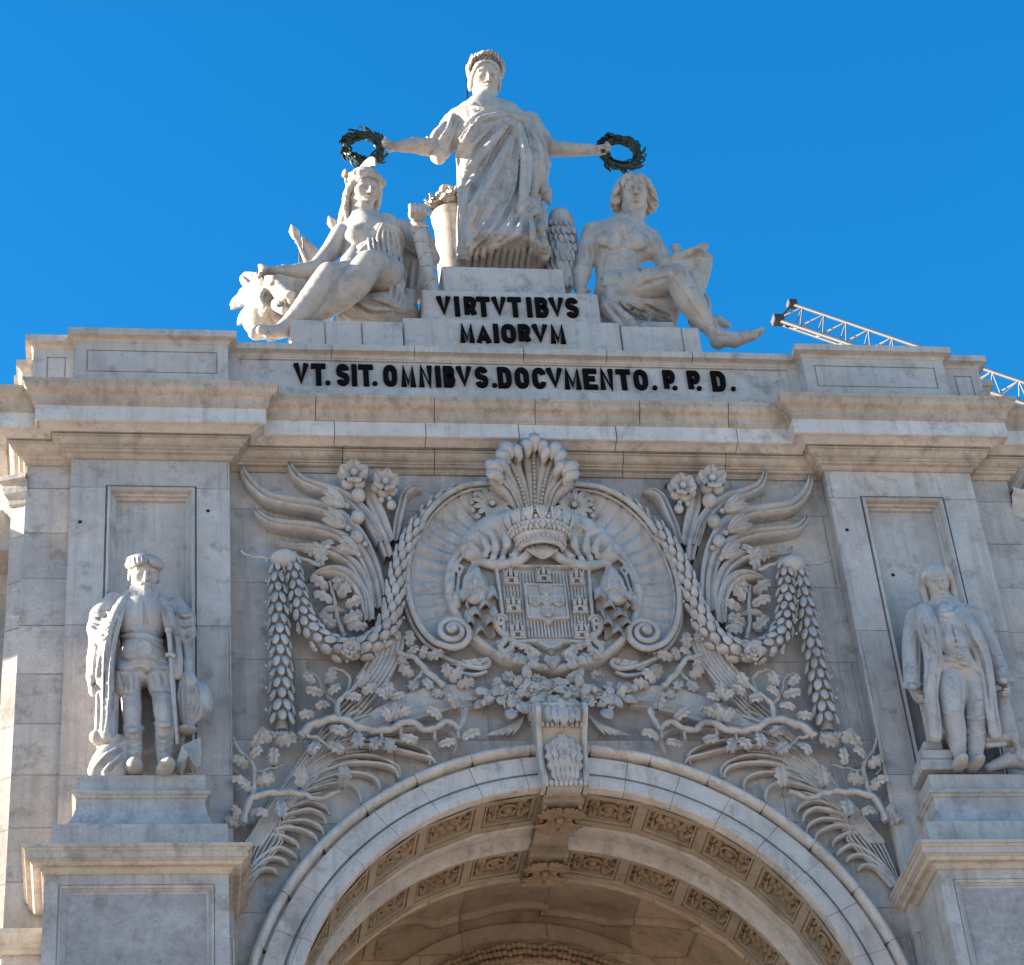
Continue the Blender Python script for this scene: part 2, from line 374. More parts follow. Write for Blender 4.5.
# pilasters
FR = lambda Y: [(.0, Y+.06), (.025, Y+.06), (.03, Y-.02), (.06, Y-.035), (.08, Y+.01), (.085, Y+.08), (.12, Y+.085), (.125, Y+.13), (.15, Y+.15), (.155, Y+.20), (.18, Y+.20)]
for s in (-1, 1):
    mb = MB(); a, b = sorted((s*XP0, s*XP1))
    pa, pb = sorted((s*4.82, s*6.09))
    panel(mb, a, b, 12.0, ZTOP+.05, PILY, pa, pb, 18.35, 23.13, FR(PILY))
    for x, y1 in ((XP0, WALLY+.02), (XP1, STRY+.02)):
        mb.add([(s*x, PILY, 12), (s*x, y1, 12), (s*x, y1, ZTOP+.05), (s*x, PILY, ZTOP+.05)], [(0, 1, 2, 3)])
    mb.build('pilaster', M_PIL, arch)
    # outer strip with its lit chamfered return and small side capital
    mb = MB(); x0, x1 = s*XP1, s*XS
    mb.add([(x0, STRY, 0), (x1, STRY, 0), (x1, STRY, ZTOP+.05), (x0, STRY, ZTOP+.05)], [(0, 1, 2, 3)])
    mb.add([(x1, STRY, 0), (x1, 33, 0), (x1, 33, ZTOP+.05), (x1, STRY, ZTOP+.05)], [(0, 1, 2, 3)])
    mb.build('corner_strip', M_STRIP, arch)
    mb = MB()
    pts = [(s*(XS-.01), STRY+.05), (s*(XS+.20), STRY+.16), (s*(XS+.20), STRY+.9), (s*(XS-.01), STRY+.9)]
    P = [[(x, y, 0), (x, y, 23.1)] for x, y in pts]; mb.grid(P); mb.build('side_pier', M_STRIP, arch)
    mb = MB()
    pth = [(-(XS+.20), STRY+1.2), (-(XS+.20), STRY+.14), (-(XS-.05), STRY+.06)]
    if s > 0: pth = [(-x, y) for x, y in reversed(pth)]
    sweep(mb, pth, [(0, 22.95), (.04, 22.97), (.05, 23.05), (.11, 23.12), (.13, 23.2), (.13, 23.26), (.2, 23.3), (.2, 23.38), (-.4, 23.4)])
    mb.build('side_capital', M_CORN, arch)
    # base moulding and square-panelled dado of the strip
    mb = MB(); pth = [(-XS-.0, 30), (-XS, STRY), (-XP1+.3, STRY)]
    if s > 0: pth = [(-x, y) for x, y in reversed(pth)]
    sweep(mb, pth, [(0, 15.93), (.05, 15.93), (.06, 15.98), (.11, 16.0), (.11, 16.04), (.14, 16.06), (.14, 16.12), (.17, 16.15), (.17, 16.22), (.05, 16.27), (.0, 16.28)])
    mb.build('string_course', M_CORN, arch)
    mb = MB(); cx = s*6.98; cz = 15.6
    frame_loops(mb, cx-.17, cx+.17, cz-.17, cz+.17, [(0, STRY), (0, STRY-.035), (.03, STRY-.035), (.04, STRY-.01), (.075, STRY-.01), (.08, STRY-.03), (.105, STRY-.03), (.11, STRY-.008), (.135, STRY-.008), (.14, STRY-.03)])
    mb.build('square_rosette', M_CORN, arch)
# archivolt: moulded ring cut into voussoirs
APROF = [(RO, WALLY+.02), (RO, WALLY-.13)] + [(RO-.055-.055*math.cos(t)*-1*-1, WALLY-.14-.07*math.sin(t)) for t in np.linspace(math.pi*.0, math.pi, 9)[1:-1][::1]] \
    + [(RO-.125, WALLY-.12), (RO-.13, WALLY-.045), (RO-.16, WALLY-.045), (RO-.165, WALLY-.10), (RO-.18, WALLY-.115), (RO-.43, WALLY-.12), (RO-.435, WALLY-.06), (RO-.46, WALLY-.06), (RO-.465, WALLY-.13), (RO-.49, WALLY-.15), (RO-.52, WALLY-.15), (RO-.53, WALLY-.165),
       (RI+.01, WALLY-.165), (RI, WALLY-.155), (RI, WALLY+.02)]
# ordered roll
roll = [(RO-.062+.062*math.cos(t), WALLY-.13-.085*math.sin(t)) for t in np.linspace(0, math.pi, 9)]
APROF = [(RO, WALLY+.02)] + roll + APROF[APROF.index((RO-.125, WALLY-.12)):]
kcut = [i for i, p in enumerate(APROF) if abs(p[0] - (RO-.18)) < 1e-6][0]
mb = MB()
for prof_, nseg, a_off in ((APROF[:kcut+1], 19, 0.0), (APROF[kcut:], 21, 4.0)):
    angs = np.linspace(-14, 194, nseg + 1) + a_off*.6
    for i in range(nseg):
        jt = random.Random(i*7 + nseg).uniform(-.006, .006)
        t = np.radians(np.linspace(angs[i] + .045, angs[i+1] - .045, 10))
        P = [[(r*math.cos(a), y + jt, ZA + r*math.sin(a)) for r, y in prof_] for a in t]
        mb.grid(P)
        for e in (0, -1): mb.add(P[e], [tuple(range(len(prof_)))])
mb.build('archivolt', M_ARCH, arch, smooth=True, angle=35)
# soffit rings with coffers
def soffit_ring(mb, y0, y1, R, n, a0, a1, dep, margin_a, margin_y):
    da = (a1 - a0) / n
    for i in range(n):
        A0 = a0 + i*da; A1 = A0 + da
        def pt(a, y, r): a = math.radians(a); return (r*math.cos(a), y, ZA + r*math.sin(a))
        ma = margin_a
        outer = [(A0, y0), (A1, y0), (A1, y1), (A0, y1)]
        steps = [(0, R), (0.0, R+.03), (.022, R+.035), (.026, R+.015), (.05, R+.02), (.06, R+dep), (.065, R+dep)]
        loops = []
        for ins, r in steps:
            ia = math.degrees(ins / R)
            loops.append([pt(A0+ma+ia, y0+margin_y+ins, r), pt(A1-ma-ia, y0+margin_y+ins, r), pt(A1-ma-ia, y1-margin_y-ins, r), pt(A0+ma+ia, y1-margin_y-ins, r)])
        o = [pt(a, y, R) for a, y in outer]
        seqs = [o] + loops
        for p, q in zip(seqs, seqs[1:]):
            for k in range(4):
                j = (k + 1) % 4; mb.add([p[k], p[j], q[j], q[k]], [(0, 1, 2, 3)])
        mb.add(loops[-1], [(0, 1, 2, 3)])
def coffer_ornament(mb, am, y0, y1, R, da, dep, kind):
    cy = (y0 + y1)/2; a = math.radians(am)
    t = np.array([-math.sin(a), 0, math.cos(a)]); u = np.array([0, 1.0, 0]); nn = np.array([-math.cos(a), 0, -math.sin(a)])
    c = np.array([(R+dep)*math.cos(a), cy, ZA + (R+dep)*math.sin(a)])
    Rm = np.stack([t, u, nn], 1)
    def B(x, y, r, h=.5, el=1): mb.ball(c + t*x + u*y + nn*.01, (r*el, r, r*h), 4, 7, Rm)
    hw = R*math.radians(da)/2 - .16; hy = (y1-y0)/2 - .14
    def curl(x, y, r, sg, turns=1.2):
        mb.tube([c + t*(x + r*(1 - .7*v)*math.cos(sg*v*turns*6.28)) + u*(y + r*(1 - .7*v)*math.sin(sg*v*turns*6.28)) + nn*.04 for v in np.linspace(0, 1, 12)], np.linspace(.045, .02, 12), 5)
    if kind:
        for k in range(12):
            q = 2*math.pi*k/12; B(.19*math.cos(q), .19*math.sin(q), .055, .9)
        mb.tube([c + t*.12*math.cos(q) + u*.12*math.sin(q) + nn*.05 for q in np.linspace(0, 6.28, 14)], .025, 5); B(0, 0, .085, 1.2)
    else:
        for k in range(6):
            q = 2*math.pi*k/6; B(.11*math.cos(q), .11*math.sin(q), .075, .9)
        B(0, 0, .06, 1.6)
    for sx in (-1, 1):
        x0 = .27
        for sy in (-1, 1):
            curl(sx*(x0 + .10), sy*hy*.52, .12, sx*sy); B(sx*(x0 - .02), sy*hy*.85, .05, .8, 1.6); B(sx*(hw - .02), sy*hy*.6, .055, .8); B(sx*(hw - .10), sy*.03, .05, .9, 1.5)
            mb.tube([c + t*sx*(.16 + (hw - .16)*v) + u*sy*(.03 + hy*.9*abs(math.sin(v*3.6))) + nn*.03 for v in np.linspace(0, 1, 9)], [.03, .04, .045, .045, .045, .04, .04, .035, .02], 5)
    return mb
rings = [(WALLY, 28.75, RI), (29.4, 30.2, RI)]
NC = 14; A0_, A1_ = 7.0, 173.0
A_HALF = [(7.0, 86.0), (94.0, 173.0)]
for (y0, y1, R) in rings:
    mb = MB(); mos = []
    for a0, a1 in A_HALF:
        n = 6; soffit_ring(mb, y0, y1, R, n, a0, a1, .10, 1.0, .10)
        for i in range(n):
            mo = MB(); mos.append(mo); coffer_ornament(mo, a0 + (i+.5)*(a1-a0)/n, y0, y1, R, (a1-a0)/n, .095, ((n-1-i if a0 < 50 else i) % 2) == 0)
    P = [[((R+.0)*math.cos(a), y, ZA+(R+.0)*math.sin(a)) for y in (y0, y1)] for a in np.radians((85.9, 90, 94.1))]; mb.grid(P)
    for a0, a1 in ((-8, 7.0), (173.0, 188)):
        mb.grid([[(R*math.cos(a), y, ZA+R*math.sin(a)) for y in (y0, y1)] for a in np.radians(np.linspace(a0, a1, 4))])
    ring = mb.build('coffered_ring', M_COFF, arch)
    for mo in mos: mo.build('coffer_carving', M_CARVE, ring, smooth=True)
tt = np.radians(np.linspace(-10, 190, 81))
def revolve(mb, prof):
    mb.grid([[(r*math.cos(a), y, ZA + r*math.sin(a)) for r, y in prof] for a in tt])
mb = MB(); revolve(mb, [(RI, 28.75), (RI-.03, 28.75), (RI-.03, 28.80), (RI+.02, 28.84), (RI+.10, 28.86), (RI+.12, 29.05), (RI+.12, 29.28), (RI+.02, 29.32), (RI-.03, 29.36), (RI-.03, 29.40), (RI, 29.40)])
mb.build('soffit_band', M_ARCH, arch, smooth=True, angle=30)
mb = MB(); RV = 4.07
revolve(mb, [(RI, 30.2), (RI-.02, 30.2), (RI-.02, 30.3), (RI+.06, 30.32), (RV, 30.34), (RV, 37.0)])
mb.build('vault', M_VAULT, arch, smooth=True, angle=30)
# ribs of the vault where the side bays cut in, and the rear wall with its own carved arch
def on_vault(x, y, R=RV):
    d = MC @ np.array([x - PX, -(y - PY), -F_PX]); o = CAM - np.array([0, 0, ZA])
    a = d[0]**2 + d[2]**2; b = 2*(o[0]*d[0] + o[2]*d[2]); c = o[0]**2 + o[2]**2 - R*R
    t = (-b + math.sqrt(max(0, b*b - 4*a*c))) / (2*a)
    return CAM + d*t
c5 = lambda x, y: (230 + x/3.103, 740 + y/3.103)
c6 = lambda x, y: (540 + x/3.2, 740 + y/3.2)
ribL = [c5(*p) for p in ((360, 625), (430, 585), (560, 555), (690, 577), (760, 540), (840, 517), (920, 508), (985, 514))]
ribR = [c6(*p) for p in ((0, 545), (70, 562), (135, 598), (240, 578), (400, 582), (520, 604), (650, 662), (700, 700))]
mb = MB()
for ln in (ribL, ribR):
    pts = spline([on_vault(*p) for p in ln], 6); pts[:, 1] = np.clip(pts[:, 1], 30.36, 31.9)
    mb.tube(pts, .085, 8)
mb.build('vault_rib', M_VAULT, arch, smooth=True)
mb = MB(); tq = np.radians(np.linspace(0, 180, 49)); zr = W(512, 966, 31.9)[2]; RR = 2.3; ZR = zr - RR
P = [[(rr*math.cos(a), y, zc + rr*math.sin(a)) for rr, y, zc in ((RV, 31.95, ZA), (RR+.66, 31.95, ZR), (RR+.64, 31.82, ZR), (RR+.40, 31.78, ZR), (RR+.38, 31.86, ZR), (RR, 31.86, ZR), (RR, 33.9, ZR))] for a in tq]
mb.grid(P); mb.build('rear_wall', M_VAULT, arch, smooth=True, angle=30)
mb = MB(); rng = random.Random(4)
for k in range(90):
    a = math.radians(15 + 150*k/89)
    for q in range(3):
        r = RR + .06 + .11*q + rng.uniform(-.02, .02); mb.ball((r*math.cos(a), 31.82, ZR + r*math.sin(a)), (.06, .07, .05), 4, 6)
mb.build('rear_arch_carving', M_CARVE, arch, smooth=True)
# crown rib of rosettes running back along the soffit from the keystone
mb = MB(); hw = .27
mb.box((-hw, WALLY+.0, ZA+RI-.14), (hw, 28.78, ZA+RI+.05)); mb.box((-hw, 29.32, ZA+RI-.14), (hw, 30.25, ZA+RI+.05)); mb.box((-hw+.03, 28.78, ZA+RI-.05), (hw-.03, 29.32, ZA+RI+.1))
kr = mb.build('crown_rib', M_COFF, arch)
for cy, hl in ((28.33, .32), (29.78, .36)):
    mb = MB()
    for k in range(8):
        q = 2*math.pi*k/8; mb.ball((.12*math.cos(q), cy + .15*math.sin(q), ZA+RI-.16), (.07, .08, .06), 4, 7)
    mb.ball((0, cy, ZA+RI-.19), .065)
    for sx in (-1, 1):
        for sy in (-1, 1):
            for k in range(5):
                q = .3 + k*.32; leaf_mesh(mb, (sx*.06, cy + sy*.06, ZA+RI-.15), (sx*math.cos(q), sy*math.sin(q)*1.15, -.12), (0, 0, -1), .29, .055, curl=.15, lobes=2)
        for k in range(7): mb.ball((sx*.235, cy - hl*.85 + hl*1.7*k/6, ZA+RI-.15), (.035, .045, .04), 4, 6)
    mb.build('rosette_carving', M_CARVE, kr, smooth=True)
# pedestals with scotia bases that carry the statues
zz = lambda y, Y: W(150, y, Y)[2]
for s in (-1, 1):
    PX0, PX1 = 4.46, 6.67; DY = 26.72
    mb = MB(); a, b = sorted((s*PX0, s*PX1))
    mirrored = [(a, 27.98), (a, DY), (b, DY), (b, 27.98)]
    panel(mb, a, b, 0, 16.42, DY, a+.17, b-.17, 13.0, 16.27, [(0, DY+.012), (.012, DY+.012), (.014, DY-.005), (.045, DY+.01), (.05, DY+.03), (.075, DY+.03), (.08, DY+.05), (.10, DY+.06)])
    for x in (a, b):
        mb.add([(x, DY, 0), (x, 27.98, 0), (x, 27.98, 16.42), (x, DY, 16.42)], [(0, 1, 2, 3)])
    ped = mb.build('pedestal', M_PED, arch)
    xi = s*PX0; sg = -s*.012                  # sunk panel on the flank that faces the arch
    mb = MB(); mb.box((min(xi, xi+sg), DY+.3, 13), (max(xi, xi+sg), 27.7, 16.15)); mb.build('flank_panel', M_PED, ped)
    mb = MB(); x0, x1 = a+.28, b-.28
    mb.add([(x0, DY+.055, 13.1), (x1, DY+.055, 13.1), (x1, DY+.055, 16.16), (x0, DY+.055, 16.16)], [(0, 1, 2, 3)]); mb.build('marble_panel', M_PANEL, ped)
    CP = [(0, 16.40), (.03, 16.40), (.03, 16.425)] + cyma((.04, 16.43), (.17, 16.50), -.15) + [(.19, 16.50), (.19, 16.52), (.225, 16.525), (.225, 16.605), (.245, 16.61), (.25, 16.635), (.28, 16.64), (.28, 16.675), (.27, 16.69), (-.25, 16.70)]
    mb = MB(); sweep(mb, mirrored, CP); mb.build('pedestal_cornice', M_CORN, ped)
    mb = MB()
    c0, c1 = sorted((s*4.46, s*6.60)); fy = 26.78
    prof = [(0, 16.66), (0, zz(824, fy))]
    z1 = zz(824, fy); z2 = zz(797, 27.0)
    for t in np.linspace(0, 1, 10):
        prof.append((.0 - .27*math.sin(t*math.pi/2)**.8, z1 + (z2-z1)*(1-math.cos(t*math.pi/2)) ** .9))
    prof += [(-.25, z2+.005), (-.24, z2+.03), (-.21, z2+.045), (-.21, z2+.09), (-.24, z2+.11), (-.27, z2+.115), (-.27, 18.0), (-.30, 18.012), (-1.2, 18.02)]
    # base is swept round three sides
    sweep(mb, [(c0, 27.75), (c0, fy), (c1, fy), (c1, 27.75)], prof)
    mb.build('statue_base', M_PED, ped, smooth=True, angle=30)
# inscription
def arcp(cx, cz, rx, rz, a0, a1, n=10): return [(cx + rx*math.cos(R_(a)), cz + rz*math.sin(R_(a))) for a in np.linspace(a0, a1, n)]
GL = {'V': [[(0, 1), (.5, 0), (1, 1)]], 'I': [[(.5, 0), (.5, 1)]], 'T': [[(0, 1), (1, 1)], [(.5, 1), (.5, 0)]], 'A': [[(0, 0), (.5, 1), (1, 0)], [(.2, .3), (.8, .3)]],
      'M': [[(0, 0), (0, 1), (.5, .15), (1, 1), (1, 0)]], 'N': [[(0, 0), (0, 1), (1, 0), (1, 1)]], 'E': [[(1, 1), (0, 1), (0, 0), (1, 0)], [(0, .52), (.8, .52)]],
      'O': [arcp(.5, .68, .5, .32, 0, 180) + arcp(.5, .32, .5, .32, 180, 360) + [(1, .68)]], 'C': [arcp(.5, .68, .5, .32, 15, 180) + arcp(.5, .32, .5, .32, 180, 345)], 'D': [[(0, 0), (0, 1)] + arcp(.5, .68, .5, .32, 90, 0) + arcp(.5, .32, .5, .32, 0, -90) + [(0, 0)]],
      'P': [[(0, 0), (0, 1)] + arcp(.62, .73, .38, .27, 90, -90) + [(0, .46)]], 'R': [[(0, 0), (0, 1)] + arcp(.62, .74, .38, .26, 90, -90) + [(0, .48)], [(.5, .48), (1, 0)]],
      'B': [[(0, 0), (0, 1)] + arcp(.6, .76, .33, .24, 90, -90) + [(0, .52)] + arcp(.62, .26, .38, .26, 90, -90) + [(0, 0)]],
      'S': [arcp(.5, .75, .5, .25, 15, 180, 8) + [(.02, .66), (.15, .56), (.85, .44), (.98, .34)] + arcp(.5, .25, .5, .25, 0, -165, 8)]}
def letter(ch, x0, x1, y0, y1, Y, parent):
    A = W(x0, (y0+y1)/2, Y); B = W(x1, (y0+y1)/2, Y); zt = W((x0+x1)/2, y0, Y)[2]; zb = W((x0+x1)/2, y1, Y)[2]
    th = .040; x0_, x1_ = A[0] + th*(.75 if ch in 'VA' else 1), B[0] - th*(.75 if ch in 'VA' else 1); z0_, z1_ = zb + th, zt - th; mb = MB(); k = 0
    if ch in 'VMNA': z0_, z1_ = (zb + th*(1.5 if ch == 'V' else .0 if ch == 'A' else .0), zt - th*(1.5 if ch == 'A' else .0))
    if ch in 'IT': z0_ = zb
    if ch == 'T': x0_, x1_ = A[0], B[0]
    if ch == 'E': x1_ = B[0]
    if ch == 'I': z1_ = zt; x0_ = x1_ = (A[0] + B[0])/2
    for st in GL[ch]:
        p = np.array([(x0_ + (x1_ - x0_)*u, z0_ + (z1_ - z0_)*v) for u, v in st]); n = len(p); k += 1; d = np.diff(p, axis=0); d /= np.linalg.norm(d, axis=1)[:, None] + 1e-9; nr = np.stack([-d[:, 1], d[:, 0]], 1); closed = np.linalg.norm(p[0] - p[-1]) < 1e-6
        P = []
        for i in range(n):
            a = nr[i-1] if i > 0 else (nr[-1] if closed else nr[0]); c = nr[i] if i < n - 1 else (nr[0] if closed else nr[-1])
            o = (a + c)/max(.45, 1 + a @ c)*th; f = Y - .04 - .002*k
            P.append([(p[i][0] - o[0], f, p[i][1] - o[1]), (p[i][0] + o[0], f, p[i][1] + o[1]), (p[i][0] + o[0], Y + .01, p[i][1] + o[1]), (p[i][0] - o[0], Y + .01, p[i][1] - o[1])])
        mb.grid(P, close_v=True)
        if not closed: mb.add(P[0], [(0, 1, 2, 3)]); mb.add(P[-1], [(3, 2, 1, 0)])
    return mb.build('letter', M_LET, parent)
def dot(xc, y1, Y, parent):
    c = W(xc + 1, y1-2.4, Y); mb = MB(); r = .038
    mb.tube([c + (0, .01, 0), c + (0, -.035, 0)], [r, r], 12); return mb.build('full_stop', M_LET, parent)
LY = WALLY + .03
line1 = empty('inscription_line', (0, LY, 25.5)); put(line1, arch); 
k1 = lambda x: 280 + x/4.267; k2 = lambda x: 500 + x/3.2
L1 = [('V', 60, 120), ('T', 133, 195), ('S', 240, 295), ('I', 307, 326), ('T', 335, 398), ('O', 440, 499), ('M', 515, 577), ('N', 591, 650), ('I', 664, 684), ('B', 697, 746), ('V', 754, 817), ('S', 832, 887), ('D', 928, 987)]
L1 = [(c, k1(a), k1(b)) for c, a, b in L1] + [(c, k2(a), k2(b)) for c, a, b in [('O', 47, 92), ('C', 103, 147), ('V', 150, 200), ('M', 204, 257), ('E', 266, 310), ('N', 318, 363), ('T', 372, 418), ('O', 427, 472), ('P', 522, 560), ('P', 600, 640), ('D', 676, 720)]]
for c, a, b in L1:
    t = (a+b)/2; y0 = 364.7 + (t-295)*.0186; y1 = 385.6 + (t-295)*.0148; letter(c, a, b, y0, y1, LY, line1)
for xx in (k1(200), k1(401), k1(911), k2(492), k2(556), k2(634), k2(743)): dot(xx, 385.6 + (xx-295)*.0148, LY, line1)
# stepped plinth of the crowning group, with two more lines of writing
BL = [('inscription_block', -1.66, 1.72, 25.9, 26.87, 28.2), ('inscription_block', -1.30, 1.49, 26.8, 27.645, 28.4), ('glory_base', -.93, 1.03, 27.6, 28.345, 28.6)]
blocks = []
for nm, x0, x1, z0, z1, Y in BL:
    mb = MB(); mb.bbox((x0, Y, z0), (x1, 30.6, z1), .02); blocks.append(mb.build(nm, M_PARA, arch))
l2 = [('V', 437, 450.5), ('I', 454.8, 459), ('R', 464, 476.2), ('T', 476.5, 490), ('V', 492.2, 506), ('T', 508, 521.5), ('I', 527, 531.3), ('B', 535.2, 548), ('V', 549.5, 563.5), ('S', 565.5, 578.2)]
for c, a, b in l2: t = (a+b)/2; letter(c, a, b, 297.8 + (t-440)*.011, 316.6 + (t-440)*.013, 28.4, blocks[1])
l3 = [('M', 459.5, 473.8), ('A', 476.5, 490), ('I', 493.8, 498), ('O', 501.2, 515.7), ('R', 518.3, 530.3), ('V', 532.5, 547.5), ('M', 549.8, 564.8)]
for c, a, b in l3: t = (a+b)/2; letter(c, a, b, 325 + (t-460)*.011, 343 + (t-460)*.011, 28.2, blocks[0])
for x0, x1 in ((290, 325), (325.6, 362), (362.6, 403), (622.5, 682), (682.6, 700)):
    left = x0 < 500; A = W(x0, 335, 28.15); B = W(x1, 335, 28.15); zt = W(340, 320, 28.15)[2] if left else W(650, 326, 28.15)[2]
    mb = MB(); mb.bbox((A[0] if left else max(A[0], 1.73), 28.15, 25.9), (min(B[0], -1.67) if left else B[0], 30.4, zt), .02); mb.build('base_block', M_PARA, arch)
M_HOLE = plain('hole_shade', (.01, .01, .01), .95)  # closed near-black discs; the shade inside the fixing holes is put into the colour
for x, y, Y in ((80, 522, PILY), (208, 511, PILY), (847, 530, PILY), (893, 575, PILY + .2), (300, 412, WALLY - .5)):
    if Y < PILY - .1: continue
    c = W(x, y, Y); mb = MB(); mb.tube([c + (0, -.006, 0), c + (0, .03, 0)], .028, 10); mb.build('fixing_hole_disc', M_HOLE, arch)
# ------------------------------------------------------------------ neighbours
for s, nm, lab in ((-1, 'wing_building', 'lower stone wing building adjoining the arch at its left, seen as a sliver'), (1, 'wing_building', 'lower stone wing building adjoining the arch at its right, cornice seen under the crane')):
    b_ = empty(nm, (s*10, 30, 0)); tag(b_, lab, 'building', 'wing buildings beside the arch')
    mb = MB(); a, b = sorted((s*(XS+.05), s*14)); mb.box((a, 29.3, 0), (b, 37, 22.9)); mb.build('facade', M_STRIP, b_)
    pth = [(-14, 29.3), (-XS-.1, 29.3)] if s < 0 else [(XS+.1, 29.3), (14, 29.3)]
    mb = MB(); sweep(mb, pth, [(0, 22.1), (.08, 22.15), (.1, 22.3), (.3, 22.5), (.35, 22.5), (.35, 22.62), (.7, 22.65), (.7, 22.85), (.9, 23.1), (.9, 23.2), (-2, 23.3)]); mb.build('cornice', M_CORN, b_)
    mb = MB(); sweep(mb, pth, [(0, 16.0), (.15, 16.05), (.15, 16.2), (0, 16.25)]); mb.build('string_course', M_CORN, b_)
# ------------------------------------------------------------------ tower crane jib far behind
M_CRANE = plain('pale_grey_steel', (.13, .14, .16), .7); M_CRANED = plain('dark_grey_steel', (.035, .038, .045), .7)
YC = 62.0
cr = empty('tower_crane', W(900, 360, YC)); tag(cr, 'white lattice crane jib sloping down to the right behind the attic parapet', 'crane')
TA, TB = W(792, 304, YC), W(1090, 405, YC - 9); BA, BB = W(778, 320, YC), W(1090, 426, YC - 9); off = np.array([0, .7, .55])
mb = MB()
for p, q, r in ((TA, TB, .06), (BA, BB, .07), (BA + off, BB + off, .05)): mb.tube([p, q], r, 8)
mb.build('chord', M_CRANED, cr)
mb = MB(); NB = 12
for i in range(NB):
    t0, t1, t2 = i/NB, (i + .5)/NB, (i + 1)/NB
    top = lambda t: TA + (TB - TA)*t
    for o in (0*off, off):
        bt = lambda t: BA + (BB - BA)*t + o
        mb.tube([bt(t0), top(t1)], .026, 6); mb.tube([top(t1), bt(t2)], .026, 6)
    mb.tube([BA + (BB - BA)*t0, BA + (BB - BA)*t0 + off], .03, 6)
mb.build('lattice', M_CRANE, cr)
mb = MB()
for c_, r in ((TA, .16), (BA, .19)): mb.bbox(c_ - np.array([r, r, r*.8]), c_ + np.array([r, r, r*.8]), .03)
mb.tube([TA, BA], .05, 8); mb.build('jib_head', M_CRANED, cr)
